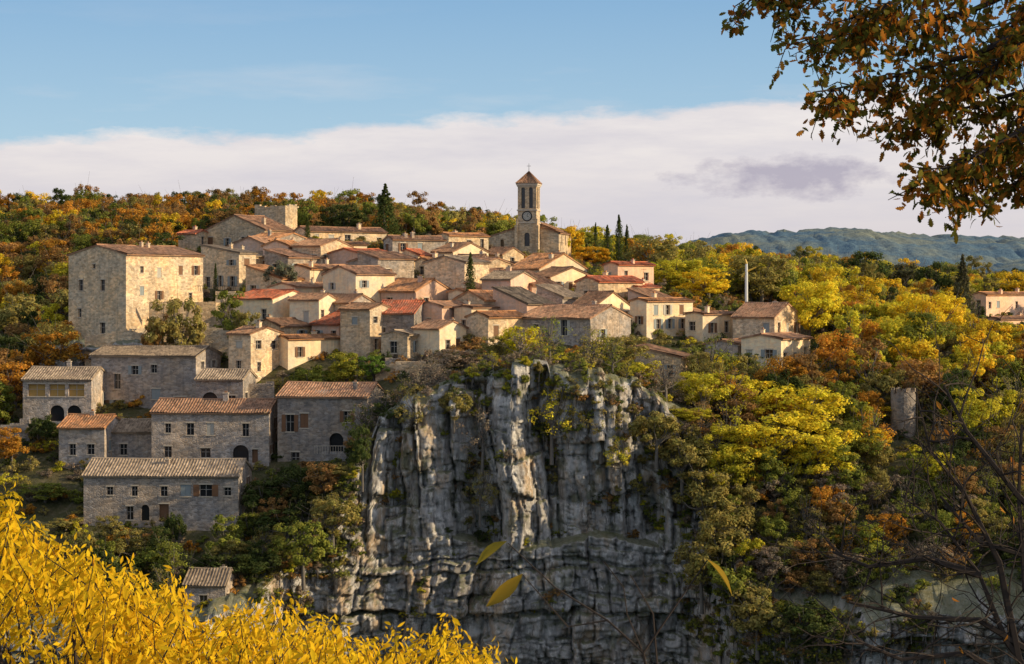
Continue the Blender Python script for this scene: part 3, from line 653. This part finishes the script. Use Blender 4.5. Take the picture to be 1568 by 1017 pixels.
def scatter(name,P,scl,idx,tint,rng_=rng):
    n=len(P);me=bpy.data.meshes.new(name);me.vertices.add(n);me.vertices.foreach_set('co',np.asarray(P,np.float32).ravel())
    rot=np.zeros((n,3),np.float32);rot[:,2]=rng_.random(n)*6.28;rot[:,0]=rng_.normal(size=n)*.06;rot[:,1]=rng_.normal(size=n)*.06
    for nm,t,dat,fld in(('rot','FLOAT_VECTOR',rot,'vector'),('scl','FLOAT_VECTOR',np.asarray(scl,np.float32),'vector'),('idx','INT',np.asarray(idx,np.int32),'value'),('tint','FLOAT_COLOR',np.concatenate([tint,np.ones((n,1))],1).astype(np.float32),'color')):
        a=me.attributes.new(nm,t,'POINT');a.data.foreach_set(fld,dat.ravel())
    o=link(bpy.data.objects.new(name,me));ng=bpy.data.node_groups.new(name+'_nodes','GeometryNodeTree')
    ng.interface.new_socket('Geometry',in_out='INPUT',socket_type='NodeSocketGeometry');ng.interface.new_socket('Geometry',in_out='OUTPUT',socket_type='NodeSocketGeometry')
    gi=ng.nodes.new('NodeGroupInput');go=ng.nodes.new('NodeGroupOutput');ip=ng.nodes.new('GeometryNodeInstanceOnPoints');ci=ng.nodes.new('GeometryNodeCollectionInfo')
    ci.inputs[0].default_value=pc;ci.inputs[1].default_value=True;ci.inputs[2].default_value=True
    def na(nm,t):
        q=ng.nodes.new('GeometryNodeInputNamedAttribute');q.data_type=t;q.inputs[0].default_value=nm;return q.outputs[0]
    L=ng.links.new;L(gi.outputs[0],ip.inputs['Points']);L(ci.outputs[0],ip.inputs['Instance']);ip.inputs['Pick Instance'].default_value=True
    L(na('idx','INT'),ip.inputs['Instance Index']);L(na('rot','FLOAT_VECTOR'),ip.inputs['Rotation']);L(na('scl','FLOAT_VECTOR'),ip.inputs['Scale']);L(ip.outputs[0],go.inputs[0])
    md=o.modifiers.new('scatter','NODES');md.node_group=ng;return o
FT=np.array(FOOT)
def clear(x,y,pad):
    return (((x[:,None]-FT[None,:,0])**2+(y[:,None]-FT[None,:,1])**2)>(FT[None,:,2]+pad)**2).all(1)
def jgrid(sp,y0,y1,x0=-125,x1=135):
    a,b=np.meshgrid(np.arange(x0,x1,sp),np.arange(y0,y1,sp));a=a.ravel()+rng.uniform(-.5,.5,a.size)*sp;b=b.ravel()+rng.uniform(-.5,.5,b.size)*sp
    px=784+F*a/b;k=(px>-140)&(px<1740);return a[k],b[k],px[k]
OR=(.60,.31,.05);BR=(.42,.25,.09);YE=(.84,.62,.05);YG=(.68,.62,.06);GR=(.28,.31,.06);DG=(.10,.13,.04);OL=(.38,.33,.10);GY=(.36,.29,.21)
def pick(pal,w,n):
    pal=np.array(pal);w=np.array(w,float);k=rng.choice(len(pal),n,p=w/w.sum());return pal[k]*rng.uniform(.75,1.15,(n,1))
def do(name,x,y,idxs,smin,smax,pal,w,pad=1.5):
    k=clear(x,y,pad);x=x[k];y=y[k];n=len(x);z=Tn(x,y);s=rng.uniform(smin,smax,n)
    scl=np.stack([s*rng.uniform(.9,1.2,n),s*rng.uniform(.9,1.2,n),s*rng.uniform(.8,1.1,n)],1)
    scatter(name,np.stack([x,y,z-.3],1),scl,rng.choice(idxs,n),pick(pal,w,n))
x,y,px=jgrid(5.2,352,455)
left=px<720
k=left;do('ridge_woodland',x[k],y[k],[0,1,2,3,3],.55,1.02,[OR,BR,YE,GR,DG,OL],[2.6,2.6,1.4,2.4,1.6,3.2])
k=~left;do('plateau_woodland',x[k],y[k],[0,1,2,3],.55,.95,[OR,YG,YE,GR,DG,OL],[1.5,3.2,2.5,2.2,1,3])
x,y,px=jgrid(4.6,240,352);k=((px<98)&(y>252))|((px<262)&(y>292))|(px<25);do('hillside_woodland',x[k],y[k],[0,1,2,3],.6,1.0,[OR,BR,YE,GR,DG,OL,YG],[3,2.4,1.6,2.2,1.8,3,.8])
x,y,px=jgrid(4.6,236,352);k=((px>1245)|((px>1062)&(y>298)))&~((px>1465)&(y>262)&(y<336));do('valley_woodland',x[k],y[k],[0,1,2,3,8],.6,1.0,[OR,YE,YG,GR,DG,OL],[1.8,3.4,4.5,2,1,1.8])
x,y,px=jgrid(3.4,212,238);yl_=lipy(x);k=(px>1075)&(y>yl_+1.5)&~((px>1345)&(px<1420)&(y>211)&(y<228));do('slope_woodland',x[k],y[k],[0,1,2,3,4],.5,.88,[OR,YG,GR,DG,OL,BR],[1.3,2.8,2.4,1.2,3.2,1.3])
x,y,px=jgrid(2.3,192,213);yl_=lipy(x);k=(px>1060)&(y>yl_+.6+2.4*(px>1320));do('lower_slope_woodland',x[k],y[k],[0,1,2,3,4],.38,.62,[OR,YG,GR,DG,OL,BR,GY],[.7,.8,2.4,1.4,4,1.3,2.4],.0)
x,y,px=jgrid(3.0,190,238);yl_=lipy(x);k=(y>yl_+1)&(((px<470)&(y<208))|((px>380)&(px<480)&(y<222))|((px>470)&(px<600)&(y<221)));do('terrace_woodland',x[k],y[k],[0,1,3,4],.35,.6,[GR,DG,OL,BR],[2,5,2.4,1.2],.6)
x,y,px=jgrid(2.5,190,345);yl_=lipy(x);k=(y>yl_+.5);do('undergrowth',x[k],y[k],[6,7],.45,1.0,[OR,YG,GR,DG,OL,BR,GY],[.9,1.2,2.6,2.4,3,1.2,1.5],-.1)
x,y,px=jgrid(1.7,200,240);yl_=lipy(x);k=(y>yl_+.2)&(y<yl_+9)&(px>540)&(px<1320);do('clifftop_scrub',x[k],y[k],[6,7,7,5],.35,.72,[YG,GR,OL,BR,GY,OR],[1.2,1.8,3,1.8,3,1],-.1)
rr=rng.integers(2,210,16000);cc=rng.integers(0,len(cx),16000);Vc=V[3:-1]
P=Vc[rr,cc];up=(Vc[rr,cc,1]-Vc[np.minimum(rr+5,nr-1),cc,1]);m_=fbm(P[:,0]/5,P[:,2]/7,0,3,71)
pxx=784+F*P[:,0]/P[:,1];pyy=440-F*P[:,2]/P[:,1];q=rng.random(len(P))
k=((up>1.3)|(m_>.33)|((f[rr,cc]<np.median(f,axis=1)[rr]-1.9)&(P[:,2]>-30)))&(q<.30)&(pxx>380)&(pxx<1620)
k|=((pxx>1040)&(pxx<1300)&(q<.5))|((pxx<550)&(pyy<890)&(q<.55))|((pxx>930)&(pyy<700)&(q<.25))|((pyy<610)&(pxx>580)&(q<.2))
P=P[k];n=len(P);s=rng.uniform(.2,.66,n);scatter('cliff_vegetation',P+np.array([0,-.1,-.15]),np.stack([s,s,s],1),rng.choice([6,7,7],n),pick([GR,DG,OL,BR,GY,YG],[3,2.4,3,1,2,.9],n))

RB={'con':3.2,'u0':1.5,'umb':3.2,'big':4.2,'big2':3.8,'cyp':1.0,'b0':3.5,'b1':3.1,'b2':3.9,'b3':2.9,'s0':3.3,'s1':3.0}
def tree(name,key,px,d,top,wid,tint,base=None):
    x=PX(px,d);z=(Ts(x,d) if base is None else PZ(base,d))-.2;hb={'con':12,'u0':2.2,'umb':9,'big':9,'big2':9}.get(key,8)
    hh=min(16,max(1.0,PZ(top,d)-z));o=link(bpy.data.objects.new(name,PR[key]));o.location=(x,d,z);sz=hh/hb
    sx=wid*d/F/2/RB[key];o.scale=(sx,sx,sz);o.rotation_euler=(0,0,random.uniform(0,6.28));o['tint']=[float(t) for t in tint];return o
Y2=(.90,.70,.05);Y3=(.86,.74,.06)
for a in [('poplar_tree','big',1232,221,592,150,Y3),('poplar_tree','big2',1130,226,578,110,Y3),('poplar_tree','big',1290,226,612,110,Y2),('poplar_tree','big2',1175,216,640,130,Y3),
 ('poplar_tree','big',1085,224,570,90,YG),('poplar_tree','big2',1255,214,650,110,Y3),('poplar_tree','big',1325,220,655,80,Y2),('poplar_tree','big2',1120,215,655,90,YG),('oak_tree','big',1060,219,625,80,YG),
 ('ash_tree','big2',1105,238,545,80,Y3),('ash_tree','b2',1165,236,560,70,YG),('ash_tree','big',1300,245,545,110,Y3),('ash_tree','big2',1345,240,560,90,YG),
 ('fir_tree','con',590,346,280,50,DG),('fir_tree','con',640,352,325,30,DG),('cypress_tree','cyp',720,266,386,19,DG),('cypress_tree','cyp',471,316,334,11,DG),('cypress_tree','cyp',330,279,402,9,DG),
 ('cypress_tree','cyp',912,338,340,10,DG),('cypress_tree','cyp',948,335,328,17,DG),('cypress_tree','cyp',930,340,344,17,DG),('cypress_tree','cyp',960,336,343,13,DG),
 ('pine_tree','umb',1325,318,374,84,DG),('pine_tree','umb',1385,322,394,74,(.14,.14,.07)),('pine_tree','umb',1430,318,390,54,DG),('pine_tree','con',1474,316,388,46,(.13,.13,.07)),
 ('olive_tree','b1',432,274,392,48,(.22,.23,.15)),('walnut_tree','b0',272,250,458,80,OL),('walnut_tree','b1',238,250,470,44,BR),('walnut_tree','b3',352,255,452,60,GR),('walnut_tree','b0',375,252,478,44,OL),
 ('maple_tree','b2',800,233,500,80,(.74,.68,.04)),('maple_tree','b0',765,236,515,50,OL),('maple_tree','b1',822,230,515,36,Y3),('maple_tree','s0',850,226,540,70,YG),('oak_tree','b0',945,228,515,84,OL),('oak_tree','b1',985,226,548,60,YG),('oak_tree','s0',905,230,522,60,OR),
 ('maple_tree','b2',872,338,346,60,(.8,.55,.04)),('maple_tree','b0',905,334,378,60,(.75,.47,.04)),('maple_tree','b1',860,334,352,30,YG),('ash_tree','b2',1010,325,362,90,OL),('maple_tree','b1',985,330,358,50,OR),
 ('maple_tree','b0',1255,280,468,60,OR),('ash_tree','big',1240,262,430,100,Y3),('ash_tree','big2',1085,292,412,90,Y2),('ash_tree','big',1030,300,398,90,YG),('ash_tree','big',1165,300,390,110,OL),
 ('ash_tree','big',1430,262,450,110,Y2),('ash_tree','big2',1520,245,545,110,OR),('ash_tree','big',1380,270,460,100,Y3),('fig_tree','b0',532,239,540,66,(.34,.34,.05)),('fig_tree','b0',572,238,545,46,(.18,.29,.05)),('fig_tree','b1',475,240,555,70,GR),('fig_tree','u0',445,240,572,50,OL),
 ('hornbeam_tree','b2',700,232,535,90,GY),('hornbeam_tree','s0',660,229,545,90,GY),('hornbeam_tree','s1',745,230,540,60,BR),('hornbeam_tree','s0',620,226,575,70,OL),
 ('holly_tree','b1',525,215,705,70,OL),('holly_tree','b2',470,217,715,90,DG),('holly_tree','b0',410,216,735,80,DG),('holly_tree','b3',345,209,795,60,GR),('holly_tree','b1',270,209,775,34,DG),('holly_tree','b2',590,218,615,60,DG),('holly_tree','b0',440,212,780,90,DG),('holly_tree','b2',500,213,760,80,OL),
 ('holly_tree','b0',335,205,850,80,DG),('holly_tree','b2',400,206,845,90,DG),('holly_tree','b1',235,206,830,60,GR),('plum_tree','b0',70,220,740,70,GR),('plum_tree','b1',100,214,790,60,OL),
 ('plum_tree','b0',775,265,455,50,GR),('plum_tree','b0',1150,247,540,50,GR),('plum_tree','u0',640,262,452,30,GR),('plum_tree','b0',170,211,790,44,OL),('plum_tree','b1',60,232,630,46,DG),('plum_tree','b0',18,228,655,60,OR),
 ('cliff_oak_tree','s0',845,214.5,592,80,Y3,690),('cliff_oak_tree','s0',950,213.5,665,50,YG,730),('cliff_oak_tree','b1',1045,214,655,80,OL,745),('cliff_oak_tree','b0',1075,211,720,90,OL,810),('cliff_oak_tree','b2',1105,207,780,100,OL,880),
 ('cliff_oak_tree','b1',1005,214,620,70,OL,700),('cliff_oak_tree','s1',738,214.5,620,60,GY,710),('cliff_oak_tree','s0',735,213.5,720,50,OL,790),('cliff_oak_tree','b1',695,214.8,590,50,OL,650),
 ('cliff_oak_tree','s0',920,214,600,70,OL,690),('cliff_oak_tree','s0',640,214,600,60,OL,665),('cliff_oak_tree','b0',555,211,655,50,DG,735),('cliff_oak_tree','b1',510,208,750,70,OL,830),('cliff_oak_tree','b0',465,206,800,80,GR,885),
 ('cliff_oak_tree','b2',1075,206,830,90,OL,920),('cliff_oak_tree','b1',1125,203,850,90,GR,950),('cliff_oak_tree','b0',1160,200,900,90,OL,990),('cliff_oak_tree','b1',1230,197,910,90,DG,1000)]:
    tree(*a)

# ---------------------------------------------------------------- foreground leaves
def leaves(B,ax,nr_,Ln,prof,fold=.25,curl=.25,seed=0):
    n=len(B);mseg=len(prof);ax=ax/np.linalg.norm(ax,axis=1,keepdims=True);sd=np.cross(ax,nr_);sd/=np.linalg.norm(sd,axis=1,keepdims=True)+1e-9;up=np.cross(sd,ax)
    g=np.random.default_rng(seed);cu=curl*g.uniform(-.5,1.5,n)
    rows=[]
    for i,(t,w) in enumerate(prof):
        mid=B+ax*(Ln*t)[:,None]-up*(Ln*cu*t*t)[:,None];e=sd*(Ln*w)[:,None]+up*(Ln*w*fold)[:,None];e2=-sd*(Ln*w)[:,None]+up*(Ln*w*fold)[:,None]
        rows+= [mid,mid+e,mid+e2]
    Vv=np.stack(rows,1)
    fc=[]
    for i in range(mseg-1):
        a=3*i;b=3*(i+1);fc+=[(a,a+1,b+1,b),(a,b,b+2,a+2)]
    fc=np.array(fc)[None]+(np.arange(n)*3*mseg)[:,None,None];return Vv.reshape(-1,3),fc.reshape(-1,4)
M['yleaf']=leafmat('yellow_leaf',(.97,.69,.03),.5,.62,1.03,.4)
M['oleaf_g']=leafmat('oak_leaf_green',(.13,.14,.025),.4,.5,1.5,.8);M['oleaf_o']=leafmat('oak_leaf_rust',(.46,.22,.035),.45,.4,1.4,.8)
def plant(name,wood,sets,wmat):
    e=empty(name);wood.obj('branches',wmat,e)
    for nm,(Vv,fc),mt in sets:
        me=np_mesh(nm,Vv,fc);me.materials.append(mt);o=link(bpy.data.objects.new(nm,me));o.parent=e
    return e
g=np.random.default_rng(21)
ox=[-80,0,30,55,70,130,200,225,270,290,310,370,410,430,470,500,560,610,640,680,710,740,800,860];oy=[690,738,730,790,805,812,850,905,860,890,930,905,930,890,950,930,975,940,975,925,985,965,1020,1080]
wood=Acc();B=[];AX=[];NR=[];LN=[]
root=Vector((-1.5,7.2,-3.8))
for i in range(760):
    px=g.uniform(-90,860);top=np.interp(px,ox,oy);py=top+abs(g.normal())*(25 if i%3==0 else 150)+g.uniform(0,12);d=g.uniform(7.0,10.0)
    tip=PW(px,py,d);L=g.uniform(.22,.5);lean=Vector((g.normal()*.38-.12,g.normal()*.25,-1)).normalized();base=tip+lean*L
    mid=(tip+base)/2+Vector((g.normal()*.05,g.normal()*.05,0))
    if i%8==0: tube(wood,[root+Vector((g.normal()*.1,g.normal()*.1,0)),root.lerp(base,.55)+Vector((0,0,-.35)),base,mid],[.03,.018,.006,.004],6)
    tube(wood,[base,mid,tip],[.003,.002,.001],4)
    nl=int(L/.0100)
    for j in range(nl):
        t=(j+g.random())/nl;p=base.lerp(mid,t*2) if t<.5 else mid.lerp(tip,t*2-1);th=g.random()*6.28
        side=Vector((math.cos(th),math.sin(th),0));a=(side*.65+Vector((-.2,0,g.uniform(-1.4,0)+ (1.2 if t>.95 else 0)))).normalized()
        B.append(p+side*.014);AX.append(a);NR.append((g.normal()*.5+.7,-.5+g.normal()*.5,.4+g.normal()*.4));LN.append(g.uniform(.03,.055)*(1 if t<.9 else .75))
yl5=[(0,.01),(.2,.12),(.46,.185),(.76,.11),(1,.0)]
plant('yellow_shrub',wood,[('leaves',leaves(np.array(B),np.array(AX),np.array(NR),np.array(LN),yl5,.35,.4,3),M['yleaf'])],M['twig'])

wood=Acc();B=[];AX=[];NR=[];LN=[];d0=8.2
g=np.random.default_rng(77)
gx,gy=3.6,8.4;gz=Ts(gx,gy)
tube(wood,[(gx,gy,gz-.3),(gx+.02,gy,gz+2),(gx-.05,gy,.3),(gx-.1,gy,1.6),(gx-.3,gy-.1,2.6)],[.19,.15,.13,.1,.06],10)
paths=[[(2010,-260),(1700,-170),(1450,-70),(1260,-25),(1135,0)],[(2000,-150),(1720,-90),(1480,20),(1330,45),(1215,62)],[(2000,-100),(1700,-10),(1500,80),(1360,120),(1258,140)],
 [(2000,0),(1720,60),(1600,130),(1480,165),(1375,185)],[(2000,60),(1720,120),(1600,180),(1500,235),(1415,280)],[(2000,120),(1750,190),(1640,240),(1545,285)],[(1900,-200),(1650,-120),(1500,-60),(1400,-10),(1300,30)],[(1900,-60),(1700,0),(1600,40),(1520,100),(1430,145)],[(1900,-250),(1700,-60),(1600,-10),(1530,60)],[(2000,40),(1740,90),(1620,120),(1540,200),(1480,290)]]
for bi,path in enumerate(paths):
    dd=d0+g.uniform(-.6,.6);pts=[PW(p,q,dd+g.normal()*.1) for p,q in path];pts[0]=Vector((gx-.05,gy,pts[0].z))
    tube(wood,pts,[.05,.026,.012,.006,.003],6)
    ntw=70
    for i in range(ntw):
        t=g.uniform(.22,1)**.65*(len(pts)-1);k=min(int(t),len(pts)-2);p=pts[k].lerp(pts[k+1],t-k)
        dr=(pts[k+1]-pts[k]).normalized();v=(dr*.5+Vector((g.normal()*.7,g.normal()*.7,g.normal()*.6-.35))).normalized();L=g.uniform(.06,.22)
        q=p+v*L*.55+Vector((0,0,g.normal()*.02));r=p+v*L+Vector((0,0,-.03));tube(wood,[p,q,r],[.0035,.0025,.0012],4)
        for j in range(g.integers(9,19)):
            tt_=g.uniform(.35,1.05);c_=p.lerp(r,tt_)+Vector(g.normal(size=3)*.016);a=(v*.5+Vector(g.normal(size=3)*.8)+Vector((0,0,-.35))).normalized()
            B.append(c_);AX.append(a);NR.append(g.normal(size=3)+np.array([.3,-.2,.5]));LN.append(g.uniform(.028,.048))
oakp=[(0,.02),(.14,.08),(.24,.24),(.33,.13),(.45,.32),(.55,.18),(.67,.33),(.78,.17),(.88,.2),(1,.02)]
B=np.array(B);AX=np.array(AX);NR=np.array(NR);LN=np.array(LN);k=g.random(len(B))<.42
plant('overhanging_oak_tree',wood,[('rust_leaves',leaves(B[k],AX[k],NR[k],LN[k],oakp,.2,.5,5),M['oleaf_o']),('green_leaves',leaves(B[~k],AX[~k],NR[~k],LN[~k],oakp,.2,.4,6),M['oleaf_g'])],M['twig'])

wood=Acc();B=[];AX=[];NR=[];LN=[];dS=6.0
def twigs(p,v,L,r,depth):
    n=4;pts=[p]
    for i in range(n): v=(v+Vector(g.normal(size=3)*.22)+Vector((0,0,.03))).normalized();pts.append(pts[-1]+v*L/n)
    tube(wood,pts,[r*(1-.7*i/n) for i in range(n+1)],4)
    if depth>0:
        for i in range(1,n+1):
            if g.random()<.85: twigs(pts[i],(v+Vector(g.normal(size=3)*.8)).normalized(),L*g.uniform(.4,.7),r*.5,depth-1)
    elif g.random()<.05:
        B.append(pts[-1]);AX.append((g.normal()*.5,g.normal()*.3,-1));NR.append(g.normal(size=3));LN.append(g.uniform(.025,.04))
for path in [[(1660,1150),(1540,980),(1500,880),(1440,800),(1380,760)],[(1560,1010),(1530,860),(1480,760),(1425,690),(1402,600)],[(1680,1060),(1500,950),(1400,945),(1300,922)],[(1700,900),(1560,760),(1480,660),(1445,590)],[(1500,880),(1420,855),(1330,868),(1275,845)],[(1640,1100),(1570,900),(1560,760),(1565,650)],[(1650,1100),(1480,1000),(1380,1010),(1310,980)],[(1700,980),(1600,860),(1500,830),(1440,760)]]:
    pts=[PW(p,q,dS) for p,q in path];tube(wood,pts,[.014,.010,.0065,.0045,.0025],5)
    for k in range(len(pts)-1):
        for _ in range(4): twigs(pts[k].lerp(pts[k+1],g.random()),((pts[k+1]-pts[k]).normalized()+Vector(g.normal(size=3)*.7)).normalized(),g.uniform(.12,.34),.0035,1)
gz=Ts(2.3,dS);tube(wood,[(2.3,dS,gz-.2),(2.1,dS,gz+1.0),tuple(PW(1670,1150,dS))],[.03,.02,.012],6);tube(wood,[(2.3,dS,gz-.2),(2.2,dS,gz+1.2),tuple(PW(1700,900,dS))],[.03,.02,.01],6)
plant('bare_sapling',wood,[('leaves',leaves(np.array(B),np.array(AX),np.array(NR),np.array(LN),yl5,.3,.4,8),M['oleaf_o'])],M['twig'])
wood=Acc();dd=4.4;gz=Ts(.4,dd)
tube(wood,[(.42,dd,gz-.1),tuple(PW(1020,1180,dd)),tuple(PW(985,1000,dd)),tuple(PW(930,950,dd)),tuple(PW(850,900,dd)),tuple(PW(778,832,dd))],[.006,.005,.0032,.0024,.0018,.0012],5)
tube(wood,[tuple(PW(930,950,dd)),tuple(PW(870,960,dd)),tuple(PW(800,880,dd))],[.0022,.0017,.0012],4);tube(wood,[tuple(PW(985,1000,dd)),tuple(PW(1040,920,dd)),tuple(PW(1083,858,dd))],[.0028,.002,.0012],4)
tube(wood,[tuple(PW(1010,1060,dd)),tuple(PW(1000,940,dd)),tuple(PW(965,880,dd))],[.0028,.002,.0012],4);tube(wood,[tuple(PW(985,1000,dd)),tuple(PW(960,940,dd)),tuple(PW(955,900,dd)),tuple(PW(925,860,dd))],[.002,.0016,.0013,.001],4)
bs=[PW(776,829,dd),PW(800,879,dd),PW(1083,857,dd)];tp=[PW(722,857,dd),PW(744,930,dd),PW(1130,906,dd)]
plant('slender_twig',wood,[('leaves',leaves(np.array(bs),np.array([t-b for t,b in zip(tp,bs)]),np.array([(.5,-.6,.9),(.7,-.8,.5),(.2,-.3,1)]),np.array([(t-b).length for t,b in zip(tp,bs)]),[(0,.01),(.12,.06),(.3,.13),(.5,.15),(.7,.12),(.88,.05),(1,0)],.5,.25,9),leafmat('fading_leaf',(.30,.23,.03),.3,.8,1.1))],M['twig'])

# ---------------------------------------------------------------- sun, sky
el=R(19);az=Vector((.985,-.17,0)).normalized();sv=Vector((az.x*math.cos(el),az.y*math.cos(el),math.sin(el)))
sl=bpy.data.lights.new('sun','SUN');sl.energy=5.0;sl.angle=R(.5);sl.color=(1,.80,.50);so=link(bpy.data.objects.new('sun',sl));so.rotation_euler=sv.to_track_quat('Z','Y').to_euler()
w=bpy.data.worlds.new('World');scene.world=w;w.use_nodes=True;nt=w.node_tree;nt.nodes.clear()
out=N(nt,'ShaderNodeOutputWorld');bg=N(nt,'ShaderNodeBackground');bg.inputs[1].default_value=.15;nt.links.new(bg.outputs[0],out.inputs[0])
sky=N(nt,'ShaderNodeTexSky',sky_type='NISHITA');sky.sun_disc=False;sky.sun_elevation=el;sky.sun_rotation=math.atan2(az.x,az.y);sky.altitude=200;sky.air_density=1.0;sky.dust_density=1.0;sky.ozone_density=1.2
tc=N(nt,'ShaderNodeTexCoord');v=tc.outputs['Generated'];s=N(nt,'ShaderNodeSeparateXYZ');nt.links.new(v,s.inputs[0]);X_,Z_=s.outputs[0],s.outputs[2]
def K10(c): return [q/.15 for q in c]
blue=mixc(nt,mapr(nt,Z_,.06,.16),K10((.42,.62,.78)),K10((.215,.42,.68)))
base=mixc(nt,mapr(nt,Z_,.15,.6,.85,.0),sky.outputs[0],blue)
nv=mapping(nt,v,(9,9,34));n1=noise(nt,nv,1,7,.6);n2=noise(nt,mapping(nt,v,(4,4,26)),1,6,.6)
n5=noise(nt,mapping(nt,v,(30,30,80)),1,6,.65)
topz=mth(nt,'ADD',mth(nt,'MULTIPLY_ADD',X_,.058,.0885),mth(nt,'ADD',mth(nt,'MULTIPLY_ADD',n1,.030,-.015),mth(nt,'MULTIPLY_ADD',n5,.016,-.008)))
mk=mapr(nt,mth(nt,'SUBTRACT',topz,Z_),-.003,.004)
wisp=mth(nt,'MULTIPLY',mapr(nt,n2,.52,.75,0,.45),mapr(nt,Z_,.16,.09))
mk=mth(nt,'MAXIMUM',mk,wisp)
hi=mth(nt,'MULTIPLY',mapr(nt,noise(nt,mapping(nt,v,(2.5,2.5,4)),1,6,.6),.40,.58,0,.8),mapr(nt,Z_,.22,.4))  # high clouds above the view, added to brighten the ambient light
mk=mth(nt,'MAXIMUM',mk,hi)
cc_=mixc(nt,mapr(nt,Z_,.02,.085),K10((.70,.65,.67)),K10((.87,.82,.80)))
n3=noise(nt,mapping(nt,v,(8,8,46)),1,7,.62);cc_=mixc(nt,mapr(nt,n3,.36,.60,.6,0),cc_,K10((.62,.60,.67)))
dx=mth(nt,'DIVIDE',mth(nt,'SUBTRACT',X_,.140),.055);dz=mth(nt,'DIVIDE',mth(nt,'SUBTRACT',Z_,.056),.011)
rr_=mth(nt,'ADD',mth(nt,'MULTIPLY',dx,dx),mth(nt,'MULTIPLY',dz,dz));n4=noise(nt,mapping(nt,v,(28,28,60)),1,6,.65)
dm=mapr(nt,mth(nt,'ADD',rr_,mth(nt,'MULTIPLY_ADD',n4,6,-3)),1.3,-.2,0,.85)
cc_=mixc(nt,dm,cc_,K10((.43,.40,.49)))
nt.links.new(mixc(nt,mk,base,cc_),bg.inputs[0])

# ---------------------------------------------------------------- camera
cam=bpy.data.cameras.new('camera');co=link(bpy.data.objects.new('camera',cam));co.location=(0,0,0);co.rotation_euler=(R(90),0,0)
cam.sensor_width=36;cam.lens=36*F/1568;cam.shift_y=-(508.5-HZ)/1568;cam.clip_start=.1;cam.clip_end=20000;scene.camera=co
